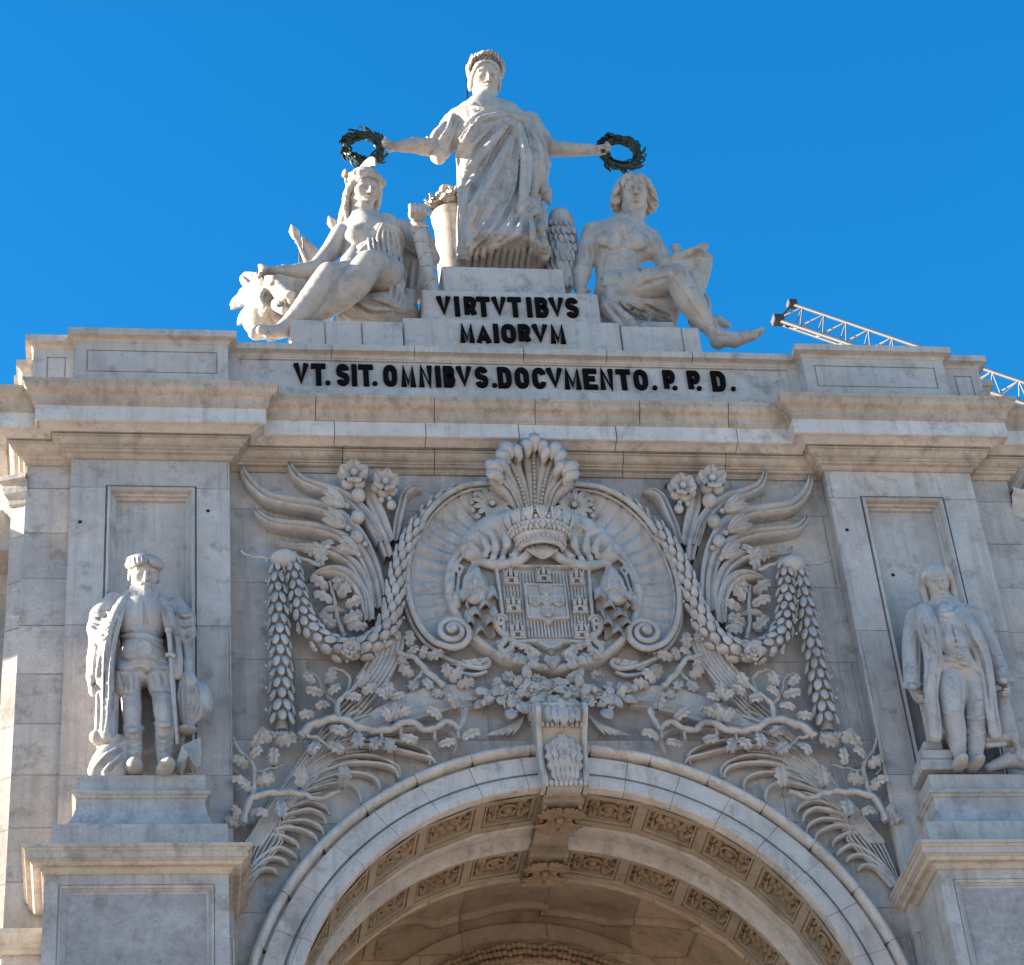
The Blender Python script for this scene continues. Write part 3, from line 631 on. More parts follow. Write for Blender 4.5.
# ------------------------------------------------------------------ sculpting: smooth unions on a grid, surface nets
FOLD = 1.15
class SDF:
    def __init__(s, lo, hi, h):
        s.h = h; s.lo = np.array(lo, float); n = np.ceil((np.array(hi) - s.lo)/h).astype(int) + 1
        s.ax = [s.lo[i] + h*np.arange(n[i]) for i in range(3)]; s.ax = [a.astype(np.float32) for a in s.ax]
        s.n = n; s.f = np.full(tuple(n), 9.0, np.float32)
    def win(s, lo, hi, pad):
        i0 = np.clip(np.floor((np.array(lo) - pad - s.lo)/s.h).astype(int), 0, s.n); i1 = np.clip(np.ceil((np.array(hi) + pad - s.lo)/s.h).astype(int) + 1, 0, s.n)
        if (i1 <= i0).any(): return None
        sl = tuple(slice(a, b) for a, b in zip(i0, i1))
        return sl, s.ax[0][sl[0]][:, None, None], s.ax[1][sl[1]][None, :, None], s.ax[2][sl[2]][None, None, :]
    def comb(s, sl, d, k, mode):
        f = s.f[sl]
        if mode == 's': d = -d
        if mode == 'u':
            m = np.minimum(f, d)
            if k > 0: q = np.maximum(k - np.abs(f - d), 0)/k; m = m - q*q*k*.25
        else:
            m = np.maximum(f, d)
            if k > 0: q = np.maximum(k - np.abs(f - d), 0)/k; m = m + q*q*k*.25
        s.f[sl] = m
    def cap(s, a, b, ra, rb=None, k=.04, mode='u'):
        rb = ra if rb is None else rb; a = np.asarray(a, np.float32); b = np.asarray(b, np.float32); r = max(ra, rb)
        w_ = s.win(np.minimum(a, b) - r, np.maximum(a, b) + r, k + 3*s.h)
        if w_ is None: return s
        sl, X, Y, Z = w_; d = b - a; L = float(d @ d) + 1e-9
        px, py, pz = X - a[0], Y - a[1], Z - a[2]
        t = np.clip((px*d[0] + py*d[1] + pz*d[2])/L, 0, 1)
        D = np.sqrt((px - t*d[0])**2 + (py - t*d[1])**2 + (pz - t*d[2])**2) - (ra + (rb - ra)*t)
        s.comb(sl, D, k, mode); return s
    def chain(s, P, rad, k=.04, mode='u', n=0):
        P = np.asarray(P, float); rad = np.full(len(P), rad) if np.isscalar(rad) else np.asarray(rad, float)
        if n > 0 and len(P) > 2: q = spline(np.c_[P, rad], n); P = q[:, :3]; rad = np.maximum(q[:, 3], .003)
        for i in range(len(P) - 1): s.cap(P[i], P[i+1], rad[i], rad[i+1], k, mode)
        return s
    def ell(s, c, r, rot=None, k=.04, mode='u'):
        c = np.asarray(c, float); r = np.full(3, r) if np.isscalar(r) else np.asarray(r, float); R = np.eye(3) if rot is None else np.asarray(rot, float)
        e = np.sqrt(((R * r)**2).sum(1)); w_ = s.win(c - e, c + e, k + 3*s.h)
        if w_ is None: return s
        sl, X, Y, Z = w_; x, y, z = X - c[0], Y - c[1], Z - c[2]
        q = [(x*R[0, i] + y*R[1, i] + z*R[2, i]) for i in range(3)]
        k0 = np.sqrt(sum((q[i]/r[i])**2 for i in range(3))); k1 = np.sqrt(sum((q[i]/r[i]**2)**2 for i in range(3))) + 1e-6
        s.comb(sl, (k0*(k0 - 1)/k1).astype(np.float32), k, mode); return s
    def box(s, c, r, rot=None, rd=.02, k=.02, mode='u'):
        c = np.asarray(c, float); r = np.asarray(r, float); R = np.eye(3) if rot is None else np.asarray(rot, float)
        e = (np.abs(R)*r).sum(1); w_ = s.win(c - e, c + e, k + 3*s.h)
        if w_ is None: return s
        sl, X, Y, Z = w_; x, y, z = X - c[0], Y - c[1], Z - c[2]
        q = [np.abs(x*R[0, i] + y*R[1, i] + z*R[2, i]) - (r[i] - rd) for i in range(3)]
        D = np.sqrt(sum(np.maximum(a, 0)**2 for a in q)) + np.minimum(np.maximum(np.maximum(q[0], q[1]), q[2]), 0) - rd
        s.comb(sl, D.astype(np.float32), k, mode); return s
    def loft(s, rows, k=.05, fold=None, mode='u', pw=2.0):
        """rows: (z, cx, cy, rx, ry); fold(angle, t) -> added radius"""
        rows = sorted(rows); q = np.array(rows); z0, z1 = q[0, 0], q[-1, 0]; m = q[:, 3:].max()
        w_ = s.win((q[:, 1].min() - m, q[:, 2].min() - m, z0), (q[:, 1].max() + m, q[:, 2].max() + m, z1), k + 3*s.h)
        if w_ is None: return s
        sl, X, Y, Z = w_; zz_ = np.clip(Z, z0, z1)
        cx, cy, rx, ry = (np.interp(zz_.ravel(), q[:, 0], q[:, i]).reshape(zz_.shape).astype(np.float32) for i in (1, 2, 3, 4))
        x = (X - cx)/rx; y = (Y - cy)/ry
        rho = (np.abs(x)**pw + np.abs(y)**pw)**(1/pw); sc = np.minimum(rx, ry)
        D = (rho - 1)*sc
        if fold is not None:
            D = D - fold(np.arctan2(y, x), (zz_ - z0)/(z1 - z0))
        D = np.maximum(D, np.maximum(z0 - Z, Z - z1))
        s.comb(sl, D.astype(np.float32), k, mode); return s
    def hit(s, px, py, dflt=None):
        d = MC @ np.array([px - PX, -(py - PY), -F_PX]); d /= d[1]
        ys = np.arange(s.lo[1], s.ax[1][-1], s.h*.5); P = CAM + d*ys[:, None]
        I = np.rint((P - s.lo)/s.h).astype(int); ok = ((I >= 0) & (I < s.n)).all(1)
        if not ok.any(): return None
        v = np.full(len(ys), 9.0); J = I[ok]; v[ok] = s.f[J[:, 0], J[:, 1], J[:, 2]]
        neg = np.nonzero(v < 0)[0]
        return P[neg[0]] if len(neg) else None
    def fold(s, pts, r, lift=.5, k=.02, mode='u', n=5, taper=True):
        """ridge or groove drawn on the present surface along pixel points"""
        pp = spline(np.array(pts, float), n) if len(pts) > 2 else np.array([np.array(pts[0])*(1-t) + np.array(pts[1])*t for t in np.linspace(0, 1, n + 1)])
        H = [s.hit(*p) for p in pp]; idx = [i for i, q in enumerate(H) if q is not None]
        if len(idx) < 2: return s
        H = [H[i] for i in idx]; m = len(H); P = []
        fwd = np.array([0.0, -.75, -.65]); fwd /= np.linalg.norm(fwd)
        ys = np.array([q[1] for q in H]); ys = np.convolve(np.pad(ys, 1, mode='edge'), [.25, .5, .25], 'valid')
        for i, q in enumerate(H):
            t = i/(m - 1); e = (math.sin(math.pi*(.12 + .76*t)) if taper else 1)
            rr = r*e*FOLD; off = (lift + .25 - 1)*rr if mode == 'u' else (1 - lift - .6)*rr
            c = np.array([q[0], ys[i], q[2]]) + fwd*off; P.append((*c, rr))
        P = np.array(P); return s.chain(P[:, :3], P[:, 3], k, mode)
    def mesh(s):
        f = s.f; neg = f < 0; nx, ny, nz = f.shape
        cs = [(i, j, k) for i in (0, 1) for j in (0, 1) for k in (0, 1)]
        cnt = np.zeros((nx-1, ny-1, nz-1), np.int8)
        for i, j, k in cs: cnt += neg[i:nx-1+i, j:ny-1+j, k:nz-1+k]
        act = np.argwhere((cnt > 0) & (cnt < 8)); del cnt
        idm = np.full((nx-1, ny-1, nz-1), -1, np.int32); idm[act[:, 0], act[:, 1], act[:, 2]] = np.arange(len(act))
        vals = {c: np.clip(f[act[:, 0]+c[0], act[:, 1]+c[1], act[:, 2]+c[2]], -1, 1) for c in cs}
        acc = np.zeros((len(act), 3)); num = np.zeros(len(act))
        for c in cs:
            for ax in range(3):
                if c[ax]: continue
                e = list(c); e[ax] = 1; a = vals[c]; b = vals[tuple(e)]; m = (a < 0) != (b < 0)
                t = np.where(m, a/(a - b + 1e-12), 0)
                p = np.zeros((len(act), 3)) + np.array(c); p[:, ax] += t; acc += p*m[:, None]; num += m
        V = s.lo + s.h*(act + acc/num[:, None]); Q = []
        for ax in range(3):
            o = [(1, 2), (2, 0), (0, 1)][ax]
            sl0 = [slice(1, -1)]*3; sl0[ax] = slice(0, -1); sl1 = list(sl0); sl1[ax] = slice(1, None)
            a = neg[tuple(sl0)]; b = neg[tuple(sl1)]; E = np.argwhere(a != b); base = E.copy()
            for d in range(3):
                if d != ax: base[:, d] += 1
            flip = a[tuple(E.T)]
            def vid(du, dv):
                q = base.copy(); q[:, o[0]] -= du; q[:, o[1]] -= dv; return idm[q[:, 0], q[:, 1], q[:, 2]]
            q = np.stack([vid(1, 1), vid(0, 1), vid(0, 0), vid(1, 0)], 1); q[~flip] = q[~flip][:, ::-1]; Q.append(q)
        Q = np.concatenate(Q); Q = Q[(Q >= 0).all(1)]
        return V, Q
    def build(s, name, mat, parent=None, relax=0):
        V, Q = s.mesh()
        for _ in range(relax):
            A = np.zeros_like(V); n = np.zeros(len(V))
            for i in range(4):
                for j in (1, 3): np.add.at(A, Q[:, i], V[Q[:, (i+j) % 4]]); np.add.at(n, Q[:, i], 1)
            V = V*.5 + .5*A/np.maximum(n, 1)[:, None]
        return mesh_np(name, V, Q, mat, parent, smooth=True)
def frame(yaw=0, pitch=0, roll=0):
    """columns: right (image right), forward (towards the viewer), up; yaw>0 turns the face to image right"""
    y, p, r = R_(yaw), R_(pitch), R_(roll)
    f = np.array([math.sin(y)*math.cos(p), -math.cos(y)*math.cos(p), math.sin(p)])
    rt = np.array([math.cos(y), math.sin(y), 0.0]); u = np.cross(rt, -f) * -1
    u = np.cross(f, rt); u = u if u[2] > 0 else -u
    rt2 = rt*math.cos(r) + u*math.sin(r); u2 = u*math.cos(r) - rt*math.sin(r)
    return np.stack([rt2, f, u2], 1)
def head(S, c, s, Fm, neck=None, male=True, nr=.19, ears=True):
    T = lambda x, y, z: np.asarray(c) + Fm @ (np.array([x, y, z])*s)
    E = lambda p, r, k=.05, m='u': S.ell(T(*p), np.array(r)*s, Fm, k*s, m)
    C = lambda a, b, ra, rb, k=.05, m='u': S.cap(T(*a), T(*b), ra*s, rb*s, k*s, m)
    E((0, -.07, .13), (.33, .41, .36)); E((0, .09, -.10), (.265, .28, .37), .1)
    E((0, .235, -.405), (.12 if male else .10, .11, .085), .1)
    for q in (-1, 1):
        C((q*.20, .0, -.26), (q*.07, .22, -.41), .095 if male else .085, .07, .08)
        E((q*.17, .22, -.10), (.095, .085, .08), .08)
    if neck is not None: S.chain([T(0, -.1, -.2), T(0, -.1, -.42), neck], [nr*s, nr*s*.97, nr*s*1.25], .12*s)
    C((-.20, .29, .085), (-.02, .345, .07), .042, .045, .04); C((.20, .29, .085), (.02, .345, .07), .042, .045, .04)
    for q in (-1, 1):
        E((q*.13, .39, -.01), (.10, .115, .058), .03, 's'); E((q*.13, .262, -.012), (.072, .068, .05), .008)
        C((q*.06, .305, .018), (q*.13, .335, .034), .016, .02, .01); C((q*.13, .335, .034), (q*.205, .28, .005), .02, .014, .01); C((q*.07, .30, -.052), (q*.18, .285, -.048), .012, .012, .01)
        if ears: E((q*.325, -.03, -.04), (.045, .085, .125), .03)
        E((q*.045, .40, -.160), (.030, .04, .028), .02)
    C((0, .335, .07), (0, .465, -.145), .034, .050 if not male else .056, .03)
    C((-.11, .335, -.285), (0, .39, -.262), .018, .036, .015); C((.11, .335, -.285), (0, .39, -.262), .018, .036, .015)
    C((-.09, .335, -.325), (0, .375, -.33), .018, .04, .015); C((.09, .335, -.325), (0, .375, -.33), .018, .04, .015); E((0, .36, -.378), (.09, .04, .016), .02, 's')
    C((-.11, .39, -.293), (0, .425, -.293), .02, .022, .006, 's'); C((.11, .39, -.293), (0, .425, -.293), .02, .022, .006, 's')
    return T
def hand(S, w, d, side, n, L, curl=.5, spread=.16, thumb=1.0, fr=.072):
    w = np.asarray(w, float); d = np.array(d, float); d /= np.linalg.norm(d); side = np.array(side, float); side -= d*(side @ d); side /= np.linalg.norm(side)
    nn_ = np.cross(d, side); nn_ = nn_ if nn_ @ np.array(n) > 0 else -nn_
    R = np.stack([side, d, nn_], 1); S.ell(w + d*.27*L, np.array([.23, .32, .11])*L, R, .05*L); S.cap(w - d*.1*L, w + d*.15*L, .15*L, .16*L, .06*L)
    for i, (o, ln) in enumerate(zip((-1, -.33, .33, 1), (.88, 1, .94, .74))):
        p = w + d*(.5 - .03*abs(o))*L + side*o*spread*L; a = 0; P = [w + d*.25*L + side*o*spread*.7*L, p]
        for seg, bend in ((.24, .6), (.17, 1.0), (.13, .8)):
            a += curl*bend; p = p + (d*math.cos(a) + nn_*math.sin(a) + side*o*.05)*seg*ln*L; P.append(p)
        S.chain(P, np.array([.08, fr+.008, fr, fr*.9, fr*.75])*L, .015*L)
    t0 = w + d*.12*L - side*.18*L; t1 = t0 + (-side*.55 + d*.6 + nn_*.35*thumb)*.27*L; t2 = t1 + (d*.8 + nn_*.55*thumb - side*.05)*.24*L
    S.chain([w + d*.1*L - side*.05*L, t0, t1, t2], np.array([.1, .1, .085, .065])*L, .03*L)
def fist(S, c, r):
    S.ell(c, (r, r*.8, r*1.0))
    for i in range(4):
        x = (-.72 + .48*i)*r; S.chain([c + np.array([x, -r*.35, r*.75]), c + np.array([x*1.05, -r*.95, r*.35]), c + np.array([x*1.05, -r*.85, -r*.35]), c + np.array([x, -r*.3, -r*.6])], [r*.26, r*.27, r*.25, r*.2], .012, n=3)
def locks(S, T, Fm, s, n, seed, zmin=-.35, r=.06, face=True, base=.40, zc=.12):
    """short wavy locks of hair spread over the skull"""
    g_ = random.Random(seed)
    for i in range(n):
        t = (i + .5)/n; z = 1 - t*1.55; a = i*2.399963; rr = math.sqrt(max(0, 1 - z*z)); d = np.array([rr*math.cos(a), rr*math.sin(a), z])
        if face and d[1] > .45 and z < .62: continue
        if z < zmin - .2: continue
        p = d*base + np.array([0, -.06, zc]); P = [p]; down = np.array([d[0]*.5, d[1]*.35 - .05, -.75]); tw = g_.uniform(-1, 1)
        for k in range(3):
            st = down + np.array([-d[1], d[0], 0])*tw*math.sin(k*2.2 + .5)*1.1; st /= np.linalg.norm(st); p = p + st*.105; q = p - np.array([0, -.06, zc]); L = np.linalg.norm(q[:2]); q = q*(max(base*1.02, np.linalg.norm(q)*.98)/np.linalg.norm(q)) if z > -.1 else q; p = q + np.array([0, -.06, zc]); P.append(p)
        S.chain([T(*q) for q in P], np.array([r*.7, r*1.05, r, r*.5])*s, .008, n=3)
# ------------------------------------------------------------------ carved relief of the wall
FR_ = np.array([0, -1.0, 0])
def blade(mb, pts, w_, h, n=8, base=.0, skew=.15):
    """carved frond along world points (near the wall), grooved roof section"""
    q = spline(np.c_[np.array(pts), np.asarray(w_, float)], n); P = q[:, :3]; ww = np.maximum(q[:, 3], .004); T = np.gradient(P, axis=0); T /= np.linalg.norm(T, axis=1)[:, None] + 1e-9
    rows = []
    for i in range(len(P)):
        s_ = np.cross(T[i], FR_); s_ /= np.linalg.norm(s_) + 1e-9; k = ww[i]; hh = h*min(1, (k/ww.max())**.6 + .05)
        rows.append([P[i] - s_*k - FR_*.03, P[i] - s_*k*.99 + FR_*hh*.55, P[i] - s_*k*.86 + FR_*hh*.92, P[i] - s_*k*.45 + FR_*hh*1.0, P[i] + s_*k*skew + FR_*hh*.72, P[i] + s_*k*.6 + FR_*hh*1.0, P[i] + s_*k*.9 + FR_*hh*.9, P[i] + s_*k*.99 + FR_*hh*.5, P[i] + s_*k - FR_*.03])
    mb.grid(rows, close_v=True)
def mirror_mb(mb):
    m = MB(); v = np.vstack(mb.v).copy(); v[:, 0] *= -1; m.v = [v]; m.n = len(v); m.f = [list(f)[::-1] for f in mb.f]; return m
def pair(name, mb, parent, mat=None, smooth=True, angle=50):
    if parent is arch: v = np.vstack(mb.v); v[:, 1] = np.where(v[:, 1] < YW, YW - (YW - v[:, 1])*1.28, v[:, 1]); mb.v = [v]
    a = mb.build(name, mat or M_ORN, parent, smooth, angle); b = mirror_mb(mb).build(name, mat or M_ORN, parent, smooth, angle); return a, b
YW = 27.95
R5 = Crop(220, 430, 4.385, YW - .02); R8 = Crop(220, 630, 3.413, YW - .02); R6 = Crop(390, 430, 3.413, YW - .02); RK = Crop(440, 640, 4.655, YW - .02)
rng = random.Random(12)
def flower(mb, c, r, n=6, h=.5, dirn=FR_):
    u = np.array([1.0, 0, 0]); v = np.array([0, 0, 1.0])
    for k in range(n):
        a = 2*math.pi*k/n + .3; o = u*math.cos(a) + v*math.sin(a)
        mb.ball(np.asarray(c) + o*r*.58 + dirn*r*h*.3, (r*.42, r*.34, r*.42), 5, 8)
        leaf_mesh(mb, np.asarray(c) + o*r*.12 + dirn*r*h*.45, o*1.0 + dirn*.45, dirn, r*.86, r*.50, curl=.05)
    mb.ball(np.asarray(c) + dirn*r*h*.7, r*.26, 5, 8)
def oak(mb, c, ang, L, lift=.07):
    d = np.array([math.cos(ang), -.12, math.sin(ang)]); c = np.asarray(c) + FR_*lift - d*L*.5
    L *= 1.0; leaf_mesh(mb, c, d, FR_ + np.array([rng.uniform(-.35, .35), 0, rng.uniform(-.35, .35)]), L, L*.36, th=.035, curl=rng.uniform(.08, .28), lobes=3)
def branch(mb, pts, r0, r1, lift=.09, n=5):
    P = spline(np.array(pts), n); P = P + FR_*lift; m = len(P); k = np.array([math.sin(i*1.7)*.012 for i in range(m)])
    P[:, 2] += k; mb.tube(P, np.linspace(r0, r1, m)*.58*(1 + .14*np.sin(np.arange(m)*2.3)), 8)
# ---- great curling fronds with buds and two lilies
mb = MB()
f5 = lambda L, d=0.0: [R5(x, y, d) for x, y in L]
u5 = R5.r(1)
for ln, ws in (([(92, 165), (105, 215), (145, 275), (215, 330), (310, 352), (430, 372), (540, 425), (620, 520), (675, 640), (708, 760)], [2, 12, 17, 21, 23, 24, 24, 22, 20, 16]),
               ([(298, 145), (310, 190), (350, 245), (430, 285), (530, 318), (630, 400), (700, 500), (738, 590)], [2, 11, 16, 20, 22, 22, 20, 17]),
               ([(145, 350), (165, 390), (220, 432), (310, 450), (430, 468), (530, 505), (615, 580), (665, 690), (690, 815)], [2, 10, 15, 18, 20, 21, 21, 19, 16]),
               ([(243, 495), (262, 522), (310, 542), (400, 548), (500, 570), (590, 635), (640, 740), (655, 870)], [2, 9, 13, 15, 18, 20, 19, 16]),
               ([(388, 668), (430, 650), (500, 648), (570, 680), (625, 760), (650, 870)], [3, 11, 19, 22, 21, 16]),
               ([(642, 250), (660, 330), (700, 420), (745, 520)], [24, 26, 24, 17]), ([(560, 330), (640, 420), (700, 530)], [10, 16, 14]),
               ([(640, 270), (660, 232), (705, 218), (765, 240)], [18, 16, 13, 4]),
               ([(877, 278), (840, 285), (805, 315), (790, 370), (775, 440), (765, 520)], [4, 12, 15, 16, 15, 12])):
    blade(mb, f5(ln), [w_*u5*1.25 for w_ in ws], .19, 7)
for x, y, s in ((490, 345, 1), (495, 435, 1), (555, 555, .9)):
    for q in (-1, 0, 1): leaf_mesh(mb, R5(x + 50*s, y + 40*s) + FR_*.21, (-1.0, -.2, .55 + q*.4), FR_ + np.array([0, 0, q*.5]), 110*s*u5, 22*s*u5, curl=.15)
for x, y, r in ((550, 382, 13), (600, 338, 34), (598, 430, 32), (556, 480, 14), (594, 520, 30), (600, 595, 12), (630, 548, 12), (535, 470, 10), (735, 350, 12), (700, 355, 14), (745, 378, 22)):
    mb.ball(R5(x, y) + FR_*.20, (r*u5, r*u5*.9, r*u5*1.05), 6, 9)
flower(mb, R5(578, 262) + FR_*.16, 74*u5, 5, .9); flower(mb, R5(716, 297) + FR_*.16, 68*u5, 6, .9)
pair('curling_fronds', mb, arch)
# inner oak sprig and the twig the garland hangs from
mb = MB()
branch(mb, f5([(478, 680), (498, 755), (515, 850), (548, 925)]), .05, .06, .06)
blade(mb, f5([(432, 830), (480, 802), (548, 808)]), [.02, .05, .02], .10)
for x, y, a in ((430, 700, 2.6), (545, 725, .9), (445, 765, 2.9), (590, 785, .2), (468, 860, 2.4), (580, 850, .4), (600, 890, -.2), (520, 690, 1.4), (430, 560, 2.3), (465, 550, .7), (400, 555, 2.9), (440, 590, 1.2)): oak(mb, R5(x, y), a, 88*u5, .09)
branch(mb, f5([(88, 572), (130, 592), (200, 602), (270, 600), (310, 582), (350, 602), (435, 632)]), .03, .05, .16)
branch(mb, f5([(430, 625), (425, 595), (440, 570)]), .03, .02, .12)
mb.ball(R5(518, 690) + FR_*.12, 15*u5)
pair('oak_sprig', mb, arch)
# ---- garlands of overlapping laurel leaves
def garland(mb, P, wd, rows, lift=.06, across=3):
    q = spline(np.c_[np.array(P), np.array(wd)], 10); seg = np.r_[0, np.cumsum(np.linalg.norm(np.diff(q[:, :3], axis=0), axis=1))]; Lt = seg[-1]
    mb.tube(q[:, :3] + FR_*lift*.2, q[:, 3]*.5, 10, flat=.75)
    for i in range(rows):
        s_ = Lt*(i + .3)/rows; p = np.array([np.interp(s_, seg, q[:, j]) for j in range(3)]); p2 = np.array([np.interp(min(Lt, s_ + .05), seg, q[:, j]) for j in range(3)]); p1 = np.array([np.interp(max(0, s_ - .05), seg, q[:, j]) for j in range(3)])
        T = (p2 - p1)/np.linalg.norm(p2 - p1); wdt = np.interp(s_, seg, q[:, 3]); sd_ = np.cross(T, FR_); sd_ /= np.linalg.norm(sd_); n_ = np.cross(sd_, T); n_ = n_ if n_ @ FR_ > 0 else -n_
        for k in range(across + (i % 2)):
            o = (k - (across - 1 + i % 2)/2)/max(1, across - 1)*1.7; ph = o*1.12; out = n_*math.cos(ph) + sd_*math.sin(ph); sp = Lt/rows
            c = p + out*wdt*.80 + FR_*lift*.5; ax = T + out*.30; ax /= np.linalg.norm(ax); u2 = np.cross(ax, out); u2 /= np.linalg.norm(u2); n2 = np.cross(u2, ax)
            j = rng.uniform(.9, 1.1); mb.ball(c, (wdt*.335*j, wdt*.20, sp*.60*j), 6, 8, np.stack([u2, n2, ax], 1))
            if k % 2 == 0: mb.ball(c - T*sp*.62 + out*wdt*.16 + sd_*wdt*.36, wdt*.13, 4, 6)
mb = MB()
pxs = [(277, 571), (278, 610), (279.5, 655), (281, 700), (281.5, 733)]
garland(mb, [W(x, y, YW - .12) for x, y in pxs], [.13, .15, .165, .18, .185], 15, .05)
for k in range(9): mb.ball(W(272 + k*2.4, 737 + (k % 2)*2, YW - .2), .05, 4, 6)
px2 = [(291, 563), (295, 590), (303, 621), (318, 643), (335, 653), (350, 656), (367, 651), (383, 638), (392, 612), (397, 580), (405, 552), (418, 526)]
garland(mb, [W(x, y, YW - .13) for x, y in px2], [.13, .15, .165, .18, .19, .19, .185, .175, .16, .15, .14, .12], 29, .06)
px3 = [(418, 526), (428, 510), (443, 498), (462, 491), (488, 490)]
garland(mb, [W(x, y, YW - .08) for x, y in px3], [.11, .10, .09, .085, .06], 13, .03, 2)
mb.ball(W(284, 562, YW - .2), (.2, .14, .14), 6, 9)
flower(mb, W(350, 655, YW - .34), .14, 6, .5)
pair('laurel_garland', mb, arch)
# ---- ribbed quills, reeds and the broad leaf over the arch
mb = MB(); f8 = lambda L, d=0.0: [R8(x, y, d) for x, y in L]; u8 = R8.r(1)
for k in range(6):
    o = (k - 2.5)
    blade(mb, [R8(575 + o*16, 40, 0), R8(560 + o*15, 110, 0), R8(520 + o*14, 180 + o*4, 0), R8(455 + o*10, 265 + o*8, 0)], [.075, .075, .065, .05], .12, 5)
blade(mb, f8([(897, 240), (860, 232), (780, 232), (690, 255), (600, 295), (500, 345), (430, 380)]), [.01, .10, .16, .20, .20, .17, .10], .10, 6)
blade(mb, f8([(880, 262), (800, 272), (700, 296), (600, 330), (520, 360)]), [.01, .07, .10, .10, .06], .13, 6)
ends = [((300, 420), (395, 330), (470, 290)), ((310, 430), (410, 345), (500, 310)), ((320, 440), (430, 360), (560, 330)), ((300, 450), (400, 400), (520, 372), (690, 350), (790, 372), (800, 420)), ((300, 470), (420, 410), (560, 385), (690, 420), (715, 450)), ((280, 500), (400, 430), (520, 410), (650, 440), (720, 455)),
        ((270, 530), (380, 460), (500, 440), (590, 470), (612, 497)), ((260, 560), (350, 500), (450, 470), (560, 478), (600, 500)), ((250, 580), (330, 530), (420, 500), (510, 510), (542, 542)), ((240, 600), (310, 560), (390, 540), (450, 550), (476, 585)),
        ((215, 640), (260, 610), (310, 600), (360, 620)), ((205, 660), (250, 640), (310, 630), (352, 655)), ((195, 680), (240, 665), (300, 665), (345, 690)), ((185, 700), (230, 690), (280, 700), (322, 722)), ((170, 715), (210, 715), (260, 740))]
full_ = []
for i, e in enumerate(ends):
    q = spline(np.array([(50 + i*2.6, 905), (70 + i*6.4, 800), (122 + i*6.4, 672 + i*4.2)] + list(e), float), 8); full_.append(np.array([[np.interp(t, np.linspace(0, 1, len(q)), q[:, k]) for k in (0, 1)] for t in np.linspace(0, 1, 11)]))
for i in range(len(full_)):
    for v in ((0, .34, .67) if i < len(full_) - 1 else (0,)):
        L = full_[i]*(1 - v) + full_[min(i + 1, len(full_) - 1)]*v; sh_ = 1 - .25*(v != 0); n_ = max(5, int(len(L)*sh_ + .5)); L = L[:n_] if v else L
        if v: L = L[4 if abs(v - .34) < .1 else 3:]
        P8 = [tuple(p) for p in L]
        if v == 0: dx, dy = P8[-1][0] - P8[-2][0], P8[-1][1] - P8[-2][1]; n_ = math.hypot(dx, dy); dx, dy = dx/n_, dy/n_; P8 += [(P8[-1][0] + 16*dx - 8*dy, P8[-1][1] + 16*dy + 10*abs(dx) + 4)]
        q = spline(np.array(f8(P8)), 3); m = len(q); mb.tube(q + FR_*(.05 + .025*(i % 2) if v == 0 else .03), np.interp(np.linspace(0, 1, m), [0, .3, .55, .85, 1], [.009, .014, .026, .034, .012] if v == 0 else [.008, .014, .022, .022, .01])*1.05, 7, flat=1.7)
for i in range(10): q = spline(np.array(f8([(80 + i*6, 752), (175 + i*8, 605), (280 + i*10, 445 + i*3), (380 + i*14, 310 + i*6), (455 + i*12, 235 + i*9)])), 4); mb.tube(q + FR_*.05, np.linspace(.036, .026, len(q)), 7, flat=1.4)
for L in ([(60, 905), (90, 845), (135, 790), (195, 755), (245, 775), (262, 792)], [(60, 910), (85, 865), (125, 820), (170, 790), (215, 798), (232, 815)], [(60, 920), (80, 885), (110, 850), (145, 828), (180, 830), (196, 846)]):
    q = spline(np.array(f8(L)), 4); mb.tube(q + FR_*.05, np.interp(np.linspace(0, 1, len(q)), [0, .3, .85, 1], [.028, .036, .034, .012]), 7, flat=1.5)
pair('palm_reeds', mb, arch)
# ---- oak branches
mb = MB()
branch(mb, f8([(268, 405), (310, 365), (400, 343), (480, 375), (560, 382), (640, 352), (700, 382), (770, 352), (810, 372), (832, 312)]), .10, .06, .22)
branch(mb, f8([(400, 343), (398, 285), (440, 245), (485, 205)]), .075, .04, .20); branch(mb, f8([(398, 285), (350, 240), (330, 192), (288, 168)]), .06, .03, .16); branch(mb, f8([(430, 245), (440, 190), (400, 160), (365, 158)]), .05, .03, .14)
branch(mb, f8([(290, 400), (330, 405), (370, 440)]), .05, .025, .2)
for x, y, a, s in ((592, 318, 1.2, 1.1), (560, 330, 2.2, .9), (625, 320, .3, .9), (790, 278, 1.9, 1), (722, 328, 2.6, 1), (400, 385, -.6, 1), (466, 416, -1.5, 1.05), (525, 430, -2.1, 1), (572, 432, -1.1, 1), (640, 410, -.4, 1), (850, 400, .2, 1), (770, 425, .1, .9), (318, 448, -2.0, 1), (392, 440, -.7, 1.05), (482, 208, 1.2, 1), (450, 268, -.3, .9), (505, 240, .4, .9), (318, 250, 3.0, 1), (372, 200, 1.2, .9), (385, 245, .5, .8), (300, 205, 2.4, .8), (570, 245, 1.5, .9), (600, 265, .2, .8), (545, 260, 2.6, .8), (345, 300, -2.6, .9), (290, 330, -2.8, .9)):
    oak(mb, R8(x, y), a, 66*u8*s, .20)
for x, y in ((545, 395), (610, 375), (725, 390), (820, 320), (805, 385), (470, 385)): branch(mb, f8([(x, y - 12), (x + 2, y + 18)]), .03, .045, .2, 3)
branch(mb, f8([(75, 700), (105, 615), (200, 595), (280, 600), (330, 616), (402, 590)]), .09, .05, .22); branch(mb, f8([(108, 612), (116, 520), (100, 480), (62, 440), (44, 402)]), .07, .03, .18); branch(mb, f8([(118, 515), (170, 502), (222, 490)]), .04, .02, .16); branch(mb, f8([(100, 480), (60, 470), (45, 500), (70, 520)]), .04, .025, .14)
